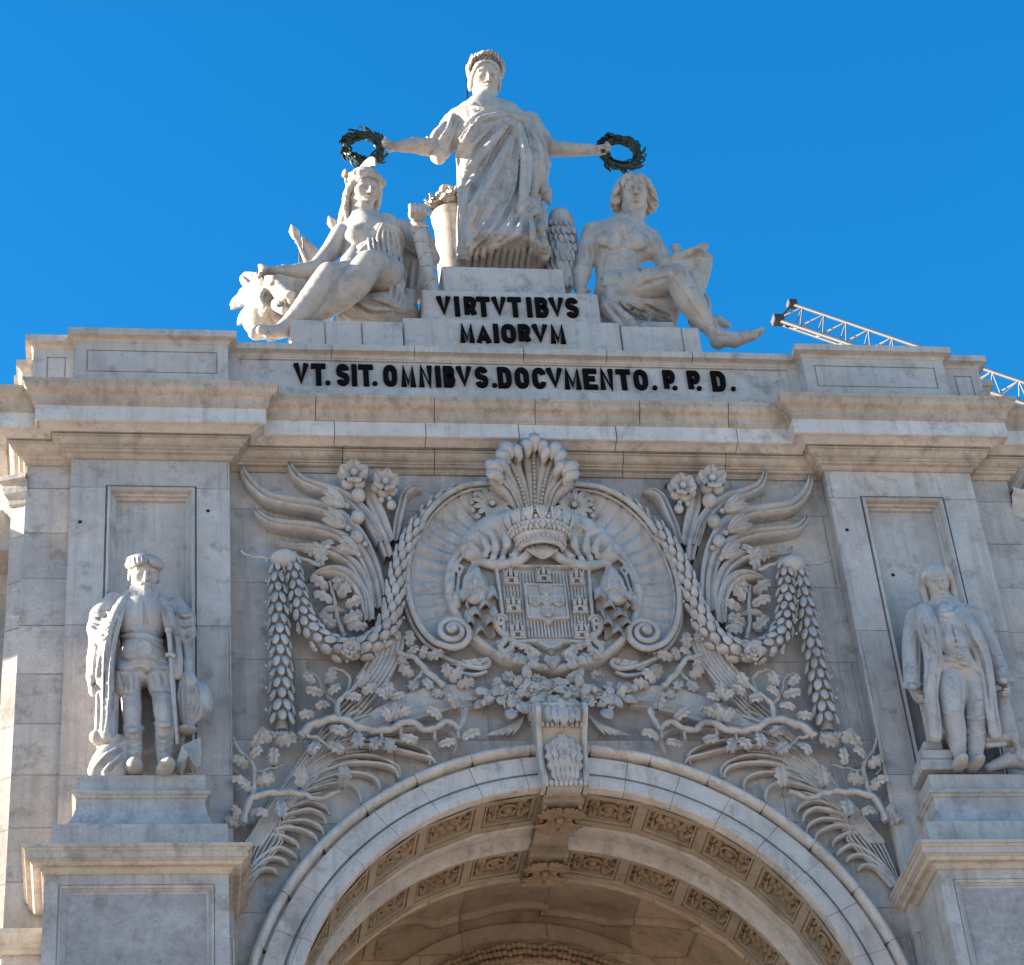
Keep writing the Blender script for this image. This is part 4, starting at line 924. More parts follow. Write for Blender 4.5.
for x, y, a, s in ((125, 415, 1.0, 1), (222, 412, .2, 1.1), (180, 470, 1.5, .9), (68, 490, 2.6, .9), (65, 562, 3.0, 1), (152, 548, .3, 1), (270, 540, 1.5, 1.1), (415, 540, 1.5, 1.1), (205, 652, -1.5, 1.1), (130, 672, -.3, 1), (55, 665, 2.2, .9), (150, 400, 2.3, .9), (40, 690, 2.8, .8), (120, 460, .6, .8), (85, 570, 2.2, .8)):
    oak(mb, R8(x, y), a, 68*u8*s, .20)
branch(mb, f8([(600, 105), (660, 122), (702, 168), (762, 218)]), .06, .08, .14); branch(mb, f8([(690, 160), (665, 190), (640, 200)]), .04, .02, .12)
for x, y, a, s in ((642, 55, 1.6, 1), (655, 95, .5, .8), (730, 108, .2, 1), (632, 165, 2.6, 1), (655, 212, -2.2, .9), (800, 178, .8, 1), (835, 205, .1, 1), (705, 208, -1.2, .9), (770, 165, 1.8, .9), (690, 100, 1.2, .8), (620, 130, 2.2, .8), (740, 240, -.5, .8), (600, 40, 2.0, .8)):
    oak(mb, R8(x, y), a, 62*u8*s, .11)
pair('oak_branch', mb, arch)
# ---- keystone console with the bouquet above it
ks = MB(); uk = RK.r(1); zt = RK(540, 370)[2]; zb_ = RK(550, 700)[2] - .08; H_ = zt - zb_
def kx(t): return .36 - .05*t              # half width, top to bottom
prof = [(.0, .40), (.06, .50), (.14, .54), (.24, .48), (.36, .36), (.55, .27), (.75, .25), (.88, .29), (.95, .30), (1.0, .24)]
P = []
for t, d in [(0, -.02)] + prof + [(1.0, -.02)]:
    z = zt - H_*t; P.append([(-kx(t) + .06, YW - d, z), (kx(t) - .06, YW - d, z)])
ks.grid(P)
for s in (-1, 1):
    P = []
    for t, d in [(0, -.02)] + prof + [(1.0, -.02)]:
        z = zt - H_*t; x0 = s*(kx(t) - .075); x1 = s*kx(t); P.append([(x0, YW + .02, z), (x0, YW - d - .045, z), (x0 + s*.02, YW - d - .06, z), (x1 - s*.02, YW - d - .06, z), (x1, YW - d - .045, z), (x1, YW + .02, z)])
    ks.grid(P)
    a = np.linspace(0, 4.2*math.pi, 40); ks.tube([(s*kx(0), YW - .16 - .16*(1 - q/14)*math.cos(q), zt - .02 + .12*(1 - q/14)*math.sin(q)) for q in a], .03, 6)
key = ks.build('keystone', M_ORN, arch, smooth=True, angle=40)
mb = MB()
for q in range(-2, 3):                       # acanthus face: drooping upper leaf and standing lower leaf
    x = q*.105; leaf_mesh(mb, (x*.6, YW - .52, zt - H_*.06), (x*.9, -.05, -.9), FR_, H_*(.34 - .03*abs(q)), .085, curl=.22)
    leaf_mesh(mb, (x*.5, YW - .29, zt - H_*.97), (x*.7, -.10, 1), FR_, H_*(.60 - .06*abs(q)), .11, curl=.10, lobes=4)
for q in range(-4, 5): mb.ball((q*.065, YW - .31, zt - H_*.985), (.038, .05, .05), 5, 7)
for q in range(-4, 5): mb.ball((q*.065, YW - .46, zt - H_*.30), (.03, .05, .045), 5, 7)
mb.tube([(0, YW - .50, zt - .02), (0, YW - .58, zt - H_*.12), (0, YW - .54, zt - H_*.2)], [.05, .06, .03], 8)
mb.tube([(-.24, YW - .50, zt - H_*.06), (-.12, YW - .57, zt - H_*.10), (0, YW - .56, zt - H_*.07), (.12, YW - .57, zt - H_*.10), (.24, YW - .50, zt - H_*.06)], .028, 6)
mb.build('acanthus_leaf', M_ORN, key, smooth=True)
mb = MB(); RK2 = Crop(440, 640, 4.655, YW - .2); fk = lambda x, y: RK2(x, y + 12, .18)
for x, y, r in ((415, 270, 38), (482, 238, 34), (545, 240, 34), (612, 266, 38), (300, 264, 26), (722, 268, 26), (520, 335, 34), (350, 300, 22), (665, 300, 22), (310, 200, 34), (720, 195, 34), (250, 240, 20), (780, 235, 20), (440, 205, 26), (600, 205, 26)):
    c = fk(x, y) + FR_*.2
    for ring, n_ in ((1.0, 7), (.62, 5)):
        for k in range(n_):
            a = 2*math.pi*k/n_ + ring; o = np.array([math.cos(a), 0, math.sin(a)]); leaf_mesh(mb, c + o*r*uk*.3*ring, o*.8 + FR_*(.9 - .5*ring), FR_ - o*.4, r*uk*.75, r*uk*.36, curl=-.1)
    mb.ball(c + FR_*.05, r*uk*.25, 5, 7)
for k in range(95):
    x = rng.gauss(520, 145); y = 200 + abs(x - 520)*.22 + rng.uniform(-15, 120)*(1 - min(.8, abs(x - 520)/420)); x = min(830, max(195, x)); a = rng.uniform(0, 6.28)
    if k % 4 == 0: mb.ball(fk(x, y) + FR_*rng.uniform(.1, .25), rng.uniform(.035, .06), 4, 6)
    else: leaf_mesh(mb, fk(x, y) + FR_*rng.uniform(.05, .17), (math.cos(a), -.15, math.sin(a) - .3), FR_, rng.uniform(.18, .30), rng.uniform(.055, .09), curl=.2, lobes=rng.choice((0, 2)))
for s in (-1, 1):
    for k in range(6): leaf_mesh(mb, fk(540 + s*(150 + 12*k), 350 + 12*k) + FR_*.06, (s*(.5 + .12*k), -.05, -.9 + .1*k), FR_, .38, .035, curl=.05)
    for x in (212, 205):
        leaf_mesh(mb, fk(540 + s*x, 345) + FR_*.15, (s*.4, -.2, -1), FR_, .22, .09, curl=.3)
    for k in range(9): leaf_mesh(mb, fk(540 + s*rng.uniform(170, 300), rng.uniform(215, 330)) + FR_*rng.uniform(.06, .14), (s*rng.uniform(.2, 1), -.2, rng.uniform(-1, .3)), FR_, .26, .08, curl=.25, lobes=2)
mb.build('flower_bouquet', M_ORN, arch, smooth=True)
# ---- the coat of arms
coa = empty('coat_of_arms', (0, YW, 21)); put(coa, arch)
S6 = R6.r(1)
def c6p(x, y, d=0.0): return R6(x, y, d)
C0 = c6p(512, 600); CZ = C0[2]
zof = lambda y: c6p(512, y)[2]; xh = lambda x, y=600: abs(c6p(x, y)[0])
RX = xh(180, 560); ZB = zof(848); ZTp = zof(340)
# oval plate
mb = MB(); zc = (zof(560)); n = 72; P = []
rzd = zc - ZB; rzu = zof(330) - zc
for k, d in ((1.0, .0), (1.0, .20), (.985, .245), (.955, .26), (.93, .24), (.92, .17), (.905, .14), (.02, .16)):
    P.append([(RX*k*math.cos(a), YW - d, zc + (rzu if math.sin(a) > 0 else rzd)*k*math.sin(a)) for a in np.linspace(0, 2*math.pi, n, endpoint=False)])
mb.grid(P, close_v=True); mb.build('oval_plate', M_ORN, coa, smooth=True, angle=50)
# ribbed shell between the plate and the outer ring (left half traced, right mirrored)
ring_px = [(500, 200), (420, 205), (330, 212), (250, 222), (175, 262), (112, 332), (72, 420), (54, 520), (62, 610), (92, 690), (140, 748), (195, 772)]
ringp = spline([c6p(*p) for p in ring_px], 8)
mb = MB(); P = []; m = len(ringp); L_ = np.r_[0, np.cumsum(np.linalg.norm(np.diff(ringp, axis=0), axis=1))]; NR = 265
rs = np.array([[np.interp(L_[-1]*i/(NR-1), L_, ringp[:, j]) for j in range(3)] for i in range(NR)])
for i in range(NR):
    o = rs[i]; a = math.atan2((o[2] - zc)/(rzu if o[2] > zc else rzd), o[0]/RX); inn = np.array([RX*.97*math.cos(a), YW, zc + (rzu if math.sin(a) > 0 else rzd)*.97*math.sin(a)]); row = []
    ph = math.pi*18*i/(NR-1); fl = abs(math.sin(ph))
    for t in np.linspace(0, 1, 9):
        q = inn*(1 - t) + o*t*(1.0) + (o - inn)*(-.10*t*(1 - fl))
        y = YW - .04 - .07*(2*t - 1)**2 - .07*fl*(.4 + .5*t)*(.8 + .2*math.sin(i*.37))
        row.append((q[0], y, q[2]))
    row.append((o[0], YW, o[2])); P.append(row)
mb.grid(P); m2 = mirror_mb(mb); full = MB(); full.add(np.vstack(mb.v), mb.f); full.add(np.vstack(m2.v), m2.f); full.build('scallop_shell', M_ORN, coa, smooth=True, angle=60)
# outer ring ending in volutes
mb = MB(); vc = c6p(208, 722); e = ringp[-1]; r0 = np.linalg.norm((e - vc)[[0, 2]]); a0 = math.atan2(e[2] - vc[2], e[0] - vc[0]); sp = []
for t in np.linspace(0, 1, 60)[1:]: sp.append(vc + np.array([math.cos(a0 + t*4.4*math.pi), 0, math.sin(a0 + t*4.4*math.pi)])*r0*(1 - t)**.85 + FR_*.1*t)
pp = np.vstack([ringp[6:], sp]); rad = np.r_[np.linspace(.036, .042, len(ringp) - 6), np.linspace(.046, .028, len(sp))]
mb.tube(pp + FR_*.22, rad*1.12, 9); mb.tube(ringp[6:] + FR_*.12 + (ringp[6:] - np.array([0, 0, zc]))*np.array([.028, 0, .028]), .03, 7); mb.tube(ringp[6:] + FR_*.16 - (ringp[6:] - np.array([0, 0, zc]))*np.array([.03, 0, .03]), .022, 7); mb.ball(vc + FR_*.33, .06)
pair('volute_ring', mb, coa)
mb = MB()
for k in range(9):
    t = k/8; leaf_mesh(mb, c6p(205 + 110*t, 792 + 18*t, -.05), (.75, -.12, -.75 + 1.25*t + .2*(-1)**k), FR_, (50 - 14*t)*S6, 15*S6, curl=.28, lobes=2)
mb.tube(spline([c6p(x, y, -.12) for x, y in ((175, 772), (215, 790), (265, 806), (315, 812), (338, 800), (334, 784), (318, 786), (318, 797))], 6), .035, 7)
mb.tube(spline([c6p(x, y, -.08) for x, y in ((185, 800), (230, 826), (290, 836), (330, 824))], 6), .03, 7)
pair('acanthus_scroll', mb, coa)
# five ostrich plumes
ax_ = lambda x, y: c6p(x, y)
for tip, lean in (((472, 78), 0), ((402, 103), -.35), ((552, 106), .35), ((362, 162), -.75), ((598, 166), .75)):
    mb = MB(); base = c6p(486 + lean*60, 300) + FR_*.12; tp = c6p(*tip, -.46)
    if lean == 0: base[0] = 0; tp[0] = 0
    mid = base*.5 + tp*.5 + np.array([-lean*.06, -.02, .03]); Q = spline([base, mid, tp], 8); m = len(Q); T = np.gradient(Q, axis=0); T /= np.linalg.norm(T, axis=1)[:, None]; rows = []
    for i in range(m):
        t = i/(m - 1); w_ = (.06 + .115*t); s_ = np.cross(T[i], FR_); s_ /= np.linalg.norm(s_)
        rows.append([Q[i] - s_*w_ - FR_*.1, Q[i] - s_*w_*.95 + FR_*.02, Q[i] - s_*w_*.7 + FR_*.06, Q[i] - s_*w_*.28 + FR_*.015, Q[i] + s_*w_*.28 + FR_*.015, Q[i] + s_*w_*.7 + FR_*.06, Q[i] + s_*w_*.95 + FR_*.02, Q[i] + s_*w_ - FR_*.1])
    mb.grid(rows, close_v=True)
    for i in range(1, m, 1): mb.ball(Q[i] + FR_*.045, .028 + .008*i/m, 4, 6)
    s_ = np.cross(T[-1], FR_)
    for o, dz in ((-.115, -.03), (0, .05), (.115, -.03)):
        c = tp + s_*o + T[-1]*dz; mb.tube([c - T[-1]*.10, c + T[-1]*.05 + FR_*.04, c + T[-1]*.08 + FR_*.14, c + FR_*.22, c - T[-1]*.09 + FR_*.20, c - T[-1]*.11 + FR_*.14], [.05, .085, .095, .085, .06, .03], 8)
    mb.build('plume', M_ORN, coa, smooth=True)
for x, y in ((345, 276), (622, 281)):
    mb = MB(); c = c6p(x, y) + FR_*.13
    for k in range(13):
        a = 2*math.pi*k/13; o = np.array([math.cos(a), 0, math.sin(a)]); leaf_mesh(mb, c + o*.05, o + FR_*.15, FR_, .25, .055, curl=.15); mb.ball(c + o*.29 - FR_*.01, .055, 4, 6); mb.ball(c + o*.12 + FR_*.04, .028, 4, 6)
    mb.ball(c + FR_*.06, .045); mb.build('rosette', M_ORN, coa, smooth=True)
# royal crown
mb = MB(); cb = zof(414) - .22; ct = zof(345) - .24; rw0, rw1 = 75*S6, 112*S6; cy = YW - .30
def cring(z, r, d): return [(r*math.sin(a), cy - r*.75*math.cos(a) + d, z + .25*r*0) for a in np.linspace(-1.75, 1.75, 33)]
rows = []
for z, r in ((cb, rw0), (cb + .03, rw0 + .03), (cb + .06, rw0 + .005), (cb + .16, rw0 + .045), (cb + .19, rw0 + .075), (cb + .22, rw0 + .05), (ct - .03, rw1 - .02), (ct, rw1 - .01), (ct + .0, rw1 - .08), (cb + .1, rw0 - .05), (cb, rw0 - .03)): rows.append(cring(z, r, 0))
mb.grid(rows, close_u=True)
for k in range(17):
    a = -1.6 + 3.2*k/16; mb.ball((( rw0 + .03)*math.sin(a), cy - (rw0 + .03)*.75*math.cos(a), cb + .11), (.03, .03, .035), 4, 6)
    r = rw1 - .02; b = np.array([r*math.sin(a), cy - r*.75*math.cos(a), ct]); out = np.array([math.sin(a), -.75*math.cos(a), 0])
    if k % 2 == 0:
        for o in (-.05, 0, .05): leaf_mesh(mb, b, out*.25 + np.array([o*7*math.cos(a), o*5*math.sin(a), 1.0]), out, .21, .045, curl=.15)
    else: mb.ball(b + np.array([0, 0, .05]), .035, 5, 7)
    mb.ball((( rw1 - .05)*math.sin(a), cy - (rw1 - .05)*.75*math.cos(a), ct - .10), (.03, .03, .045), 4, 6)
for row, (zf, rf) in enumerate(((.25, .72), (.5, .80), (.72, .88))):
    zq = cb + .2 + (ct - cb - .2)*zf; rq = rw0 + (rw1 - rw0)*zf + .02
    for k in range(21):
        a = -1.6 + 3.2*(k + .5*(row % 2))/20; mb.ball((rq*math.sin(a), cy - rq*.75*math.cos(a), zq), (.032, .032, .038), 4, 6)
mb.ball((0, cy + .05, ct + .16), .06); mb.tube([(0, cy + .05, ct + .15), (0, cy + .05, ct + .30)], .022, 6); mb.tube([(-.06, cy + .05, ct + .25), (.06, cy + .05, ct + .25)], .022, 6)
mb.build('crown', M_ORN, coa, smooth=True, angle=45)
# mantle gathered to knots, with hanging ends
S = SDF(*R6.bb(170, 290, 512, 745, -.45, .1, .05), .0155)
S.chain([R6(430, 330, -.08), R6(350, 345, -.1), R6(290, 385, -.14), R6(262, 415, -.16)], [.24, .22, .17, .12], .06, n=3)
S.chain([R6(390, 400, -.12), R6(320, 420, -.14), R6(280, 425, -.16)], [.18, .14, .12], .05)
S.ell(R6(283, 428, -.24), (.13, .11, .10)); S.chain([R6(310, 452, -.22), R6(370, 462, -.25), R6(430, 450, -.26), R6(475, 420, -.26), R6(495, 400, -.25)], [.06, .075, .075, .06, .05], .02, n=4)
for k in range(11):
    t = k/10; P = spline([R6(318, 440, -.2), R6(375, 448, -.24), R6(435, 432, -.25), R6(480, 405, -.25)], 10); S.ell(P[int(t*(len(P)-1))] + np.array([0, -.05, .03]), .035, k=.01)
for ln in ([(300, 350), (330, 400), (320, 430)], [(340, 340), (360, 400), (350, 440)], [(390, 345), (400, 390), (380, 440)], [(270, 385), (300, 410)], [(430, 345), (440, 390), (420, 430)]): S.fold(R6.pts(ln), .05, .8, .02); S.fold(R6.pts([(x + 18, y) for x, y in ln]), .035, .9, .01, 's')
S.chain([R6(287, 462, -.2), R6(286, 490, -.2), R6(288, 520, -.19), R6(292, 555, -.18)], [.05, .10, .165, .215], .03)
S.chain([R6(245, 560, -.2), R6(290, 575, -.32), R6(342, 566, -.2)], [.06, .085, .06], .02, n=3)
for ln in ([(292, 465), (275, 505), (262, 545)], [(294, 465), (292, 505), (290, 545)], [(298, 470), (310, 510), (325, 545)]): S.fold(R6.pts(ln), .03, .8, .01)
for k in range(6):
    q = S.hit(*R6.xy(262 + k*14, 536 + (k % 2)*8))
    if q is not None: S.ell(q, .03, k=.01)
# cords, buckle and tassels
S.chain([R6(250, 430, -.2), R6(225, 455, -.2), R6(215, 490, -.2), R6(208, 520, -.2)], .03, .01); S.chain([R6(235, 460, -.2), R6(250, 470, -.22), R6(240, 490, -.22), R6(228, 480, -.2), R6(235, 460, -.2)], .022, .008); S.chain([R6(215, 500, -.2), R6(206, 530, -.22), R6(202, 552, -.2)], [.03, .06, .065], .02); S.chain([R6(236, 490, -.2), R6(230, 550, -.2), R6(228, 572, -.22), R6(226, 598, -.2)], [.025, .03, .06, .07], .02); S.ell(R6(253, 402, -.2), (.09, .08, .07))
vm, qm = S.mesh(); me_ = MB(); vr = vm.copy(); vr[:, 0] *= -1
mesh_np('mantle_drape', vm, qm, M_ORN, coa, smooth=True); mesh_np('mantle_drape', vr, qm[:, ::-1].copy(), M_ORN, coa, smooth=True)
fr_ = MB()
for k, (y0, y1, x0, x1) in enumerate(((572, 622, 246, 352), (606, 652, 256, 352), (638, 680, 252, 348), (664, 706, 262, 352), (692, 732, 258, 344))):
    rows = []
    for v in np.linspace(0, 1, 6):
        row = []
        for u_ in np.linspace(0, 1, 15):
            xx = x0 + (x1 - x0)*u_; wv = math.sin(u_*9.5 + k*2.4); row.append(R6(xx + (u_ - .5)*16*v, y0 + (y1 - y0)*v + 7*v*math.cos(u_*9.5 + k*2.4), 0) + FR_*(.25 - .012*k + (.045 + .09*v)*wv + .06*v))
        rows.append(row)
    rows += [[p - FR_*.05 for p in rows[-1]], [p - FR_*.09 for p in rows[0]]]
    fr_.grid(rows)
pair('mantle_frill', fr_, coa, angle=70)
mb = MB()
for k in range(7): q = (k - 3)*.35; leaf_mesh(mb, R6(512, 440, -.3) + np.array([-.0, 0, 0]), (math.sin(q), -.1, math.cos(q)), FR_, .26, .05, curl=.2)
v_ = np.vstack(mb.v); v_[:, 0] -= v_[:, 0].mean(); mb.v = [v_]; mb.build('mantle_leaf', M_ORN, coa, smooth=True)
# shield of arms
zof = lambda y: R6(512, y, -.27)[2]
xh = lambda x, y=600: abs(R6(x, y, -.27)[0])
hw_ = (xh(357, 600) + xh(680, 600))/2; zt_ = zof(462); zs_ = zof(708); zp_ = zof(750)
outl = [(-hw_*1.03, zt_ + .02), (-hw_*.98, zs_ + .3), (-hw_*1.0, zs_), (-hw_*.75, zs_ - .09), (-hw_*.3, zs_ - .07), (0, zp_), (hw_*.3, zs_ - .07), (hw_*.75, zs_ - .09), (hw_*1.0, zs_), (hw_*.98, zs_ + .3), (hw_*1.03, zt_ + .02)]
def inset(poly, k, c): return [((x - c[0])*k + c[0], (z - c[1])*k + c[1]) for x, z in poly]
cc = (0, (zt_ + zs_)/2)
mb = MB(); L1_ = [(x, z) for x, z in outl]; P = [[(x, y, z) for x, z in inset(outl, k, cc)] for k, y in ((1.0, YW - .05), (1.0, YW - .27), (.985, YW - .29), (.93, YW - .29), (.92, YW - .27), (.915, YW - .22))]
mb.grid(P, close_v=True)
shp = inset(outl, .915, cc); mb.add([(x, YW - .22, z) for x, z in shp], [tuple(range(len(shp)))])
shield = mb.build('shield', M_ORN, coa, smooth=True, angle=35)
mb = MB()
for k in range(25):
    x = -hw_*.86 + 2*hw_*.86*k/24
    if abs(x) > -1: mb.bbox((x - .014, YW - .25, zs_ + .03), (x + .014, YW - .2, zt_ - .10), .006)
mb.build('hatching_rib', M_ORN, coa)
hx = lambda x: abs(R6(x, 590, -.27)[0])
iw = (hx(452) + hx(596))/2; iz1 = zof(527); iz0 = zof(645); izp = zof(664)
mb = MB(); io = [(-iw, iz1), (-iw, iz0), (-iw*.25, iz0 - .02), (0, izp), (iw*.25, iz0 - .02), (iw, iz0), (iw, iz1)]; ci = (0, (iz1 + iz0)/2)
P = [[(x, y, z) for x, z in inset(io, k, ci)] for k, y in ((1, YW - .2), (1, YW - .31), (.97, YW - .325), (.90, YW - .325), (.885, YW - .29))]; mb.grid(P, close_v=True); q_ = inset(io, .885, ci); mb.add([(x, YW - .29, z) for x, z in q_], [tuple(range(7))]); mb.build('inner_escutcheon', M_ORN, coa)
def small_shield(x, z):
    mb = MB(); r = .085; o = [(x - r, z + r), (x - r, z - r*.4), (x - r*.5, z - r*.95), (x, z - r*1.15), (x + r*.5, z - r*.95), (x + r, z - r*.4), (x + r, z + r)]
    mb.prism(o, YW - .325, YW - .27)
    for a, b in ((-.04, .04), (.04, .04), (0, 0), (-.04, -.04), (.04, -.04)): mb.ball((x + a, YW - .335, z + b), .018, 4, 6)
    mb.build('small_escutcheon', M_ORN, coa)
dzs = (iz1 - iz0)*.30; zc_ = (iz1 + iz0)/2
for x, z in ((0, zc_ + dzs), (0, zc_), (0, zc_ - dzs), (-iw*.56, zc_), (iw*.56, zc_)): small_shield(x, z)
def castle(x, z):
    z += .01; mb = MB(); y1, y0 = YW - .2, YW - .31
    mb.bbox((x - .13, y0, z - .11), (x - .04, y1, z - .01)); mb.bbox((x + .04, y0, z - .11), (x + .13, y1, z - .01)); mb.bbox((x - .13, y0 + .005, z - .01), (x + .13, y1, z + .03)); mb.bbox((x - .15, y0 - .01, z - .14), (x + .15, y1, z - .11))
    for o, h_ in ((-.095, .10), (0, .17), (.095, .10)):
        mb.bbox((x + o - .034, y0 - .012, z + .03), (x + o + .034, y1, z + h_)); mb.bbox((x + o - .045, y0 - .02, z + h_), (x + o + .045, y1, z + h_ + .03))
        for c_ in (-.032, .032): mb.bbox((x + o + c_ - .012, y0 - .02, z + h_ + .03), (x + o + c_ + .012, y1, z + h_ + .055), .004)
    v_ = np.vstack(mb.v); v_[:, 0] = x + (v_[:, 0] - x)*.78; v_[:, 2] = z + (v_[:, 2] - z)*.78; mb.v = [v_]
    mb.build('castle', M_ORN, coa)
cx_ = hw_*.70
for x, y in ((-cx_, 508), (0, 500), (cx_, 508), (-cx_, 603), (cx_, 603), (-cx_*.96, 692), (cx_*.96, 692)): castle(x, zof(y))
mb = MB()      # scrolled frame below the shield
for ln in ([(370, 640), (362, 665), (378, 690), (400, 700), (392, 720), (376, 742), (390, 758), (412, 745), (420, 730), (445, 735), (480, 748), (512, 770)],): mb.tube(spline([R6(x, y, -.24) for x, y in ln], 5), .045, 7)
a = np.linspace(0, 3.4*math.pi, 30); mb.tube([R6(375, 650, -.26) + np.array([.10*(1 - q/12)*math.cos(q), -.02*q/10, .10*(1 - q/12)*math.sin(q)]) for q in a], .03, 6)
for x, y, an, s in ((420, 765, -2.2, 1), (450, 775, -1.9, 1.1), (470, 760, -1.2, 1), (495, 785, -1.7, 1.2), (440, 750, -.5, 1), (400, 735, -2.6, .8), (480, 790, -2.4, .9)): leaf_mesh(mb, R6(x - 6, y - 12, -.18), (math.cos(an), -.1, math.sin(an)), FR_, .22*s, .075*s, curl=.3, lobes=2)
for x, y in ((405, 760), (455, 790), (425, 785)): a = np.linspace(0, 3*math.pi, 22); mb.tube([R6(x, y, -.2) + np.array([.07*(1 - q/11)*math.cos(q), -.02, .07*(1 - q/11)*math.sin(q)]) for q in a], .024, 6)
for k in range(6): leaf_mesh(mb, (0, YW - .22, zp_ - .02), (-.12*k*.5 - .05, -.1, -1 + .1*k), FR_, .30 - .02*k, .045, curl=.15)
mb.ball((0, YW - .28, zp_ - .03), .06)
pair('scroll_frame', mb, coa)
# ------------------------------------------------------------------ statues
# ---- Glory, the crowning figure
G = Crop(420, 40, 4.02, 29.2)
glory = empty('statue', W(506, 268, 29.2)); tag(glory, 'tall standing draped female marble statue crowning the arch, arms outstretched holding dark wreaths', 'statue', 'allegorical statues on the attic')
S = SDF(*G.bb(-170, 30, 790, 920, -.7, .5), .0165)
Fh = frame(4, -26, 0)
head(S, G(262, 160, -.12), G.r(184), Fh, neck=G(258, 285, -.02), male=False, nr=.20)
S.chain([G(262, 232, -.05), G(240, 300, 0), G(262, 420, 0)], [G.r(38), G.r(70), G.r(120)], .15)
S.chain([G(130, 330, 0), G(60, 425, -.1), G(-25, 423, -.22), G(-94, 428, -.3)], [G.r(40), G.r(36), G.r(30), G.r(20)], .03, n=4)
S.chain([G(450, 350, 0), G(515, 428, -.05), G(600, 440, -.15), G(700, 441, -.28)], [G.r(38), G.r(33), G.r(28), G.r(21)], .03, n=4)
hand(S, G(-98, 428, -.30), (-1, -.25, .02), (0, -.5, 1), (.3, -.6, -1), .36, 1.0)
hand(S, G(704, 441, -.28), (1, -.25, -.05), (0, -.5, 1), (-.3, -.6, -1), .36, 1.0)
gb = S.build('body', M_STAT, glory)
S = SDF(*G.bb(10, 255, 540, 925, -1.15, .9), .017)
rows = [(255, 225, 310, .20), (285, 150, 395, .30), (320, 120, 430, .36), (370, 128, 462, .42), (430, 142, 490, .47), (500, 150, 492, .50), (580, 150, 490, .52), (650, 156, 484, .54), (730, 152, 478, .58), (800, 152, 488, .62), (870, 152, 496, .72), (925, 148, 505, .80)]
L = []
for y, xl, xr, ry in rows:
    a = G(xl, y); b = G(xr, y); L.append(((a[2]+b[2])/2, (a[0]+b[0])/2, 29.2 - (.05 if y > 500 else 0), (b[0]-a[0])/2, ry))
fo = lambda a, t: (.020*np.sin(17*a + 6*t) + .012*np.sin(29*a - 9*t))*np.clip(1.05 - t*1.3, .15, 1)
S.loft(L, .06, fo, pw=2.3)
# left knee pushes the cloth forward, breast forms, sleeves
S.ell(G(235, 690, -.42), (.24, .26, .62), k=.25); S.ell(G(200, 420, -.30), (.17, .17, .17), k=.15); S.ell(G(330, 420, -.30), (.17, .17, .17), k=.15)
S.chain([G(150, 320, 0), G(95, 400, -.06), G(78, 440, -.08)], [G.r(44), G.r(50), G.r(48)], .08)
S.chain([G(60, 395, -.1), G(75, 470, -.1), G(80, 485, -.1)], [G.r(16), G.r(30), G.r(14)], .05)
S.cap(G(30, 392, -.12), G(72, 480, -.12), .03, .04, .03); S.cap(G(50, 440, -.4), G(85, 460, -.35), .14, .14, .04, 's')
S.chain([G(440, 330, 0), G(480, 400, -.04), G(495, 440, -.05)], [G.r(44), G.r(44), G.r(30)], .08)
S.chain([G(490, 440, -.05), G(505, 500, -.05), G(510, 520, -.05)], [G.r(24), G.r(20), G.r(10)], .05)
S.chain([G(480, 560, -.05), G(500, 615, -.08), G(522, 655, -.08)], [G.r(30), G.r(28), G.r(8)], .04)
S.chain([G(455, 350, -.2), G(470, 520, -.3), G(490, 600, -.3)], [G.r(40), G.r(44), G.r(25)], .1)
rd = lambda v: G.r(v)
# diagonal folds of the mantle
for ln, r in (([(355, 300), (270, 320), (190, 395), (150, 470)], 20), ([(365, 318), (300, 345), (225, 410), (165, 480)], 17), ([(375, 330), (330, 370), (260, 460), (180, 560), (160, 660)], 20),
              ([(385, 335), (370, 420), (300, 560), (220, 700), (160, 850)], 19), ([(392, 340), (395, 460), (350, 640), (250, 780), (175, 872)], 18), ([(400, 340), (412, 480), (400, 640), (340, 770), (240, 850)], 17),
              ([(300, 300), (230, 330), (160, 400)], 13), ([(250, 290), (200, 330), (150, 390)], 10)):
    S.fold(G.pts(ln), rd(r), .55, .03)
for ln, r in (([(345, 318), (270, 345), (205, 410)], 10), ([(372, 345), (310, 440), (225, 590), (172, 700)], 13), ([(392, 400), (370, 560), (290, 720), (180, 860)], 14), ([(405, 380), (408, 560), (380, 720)], 13), ([(265, 480), (215, 590), (190, 640)], 9), ([(255, 700), (215, 790), (185, 830)], 9)):
    S.fold(G.pts(ln), rd(r), .75, .02, 's')
for ln, r in (([(240, 300), (190, 350), (152, 420)], 8), ([(320, 335), (260, 400), (200, 480), (160, 560)], 9), ([(350, 360), (290, 480), (220, 600), (165, 760)], 8), ([(382, 350), (345, 500), (270, 640), (190, 800)], 9), ([(410, 430), (395, 600), (330, 730), (220, 850)], 9), ([(330, 640), (280, 730), (215, 840)], 8), ([(370, 700), (320, 770), (260, 830)], 8), ([(300, 420), (240, 520), (190, 590)], 7)):
    S.fold(G.pts(ln), rd(r), .5, .012, 's')
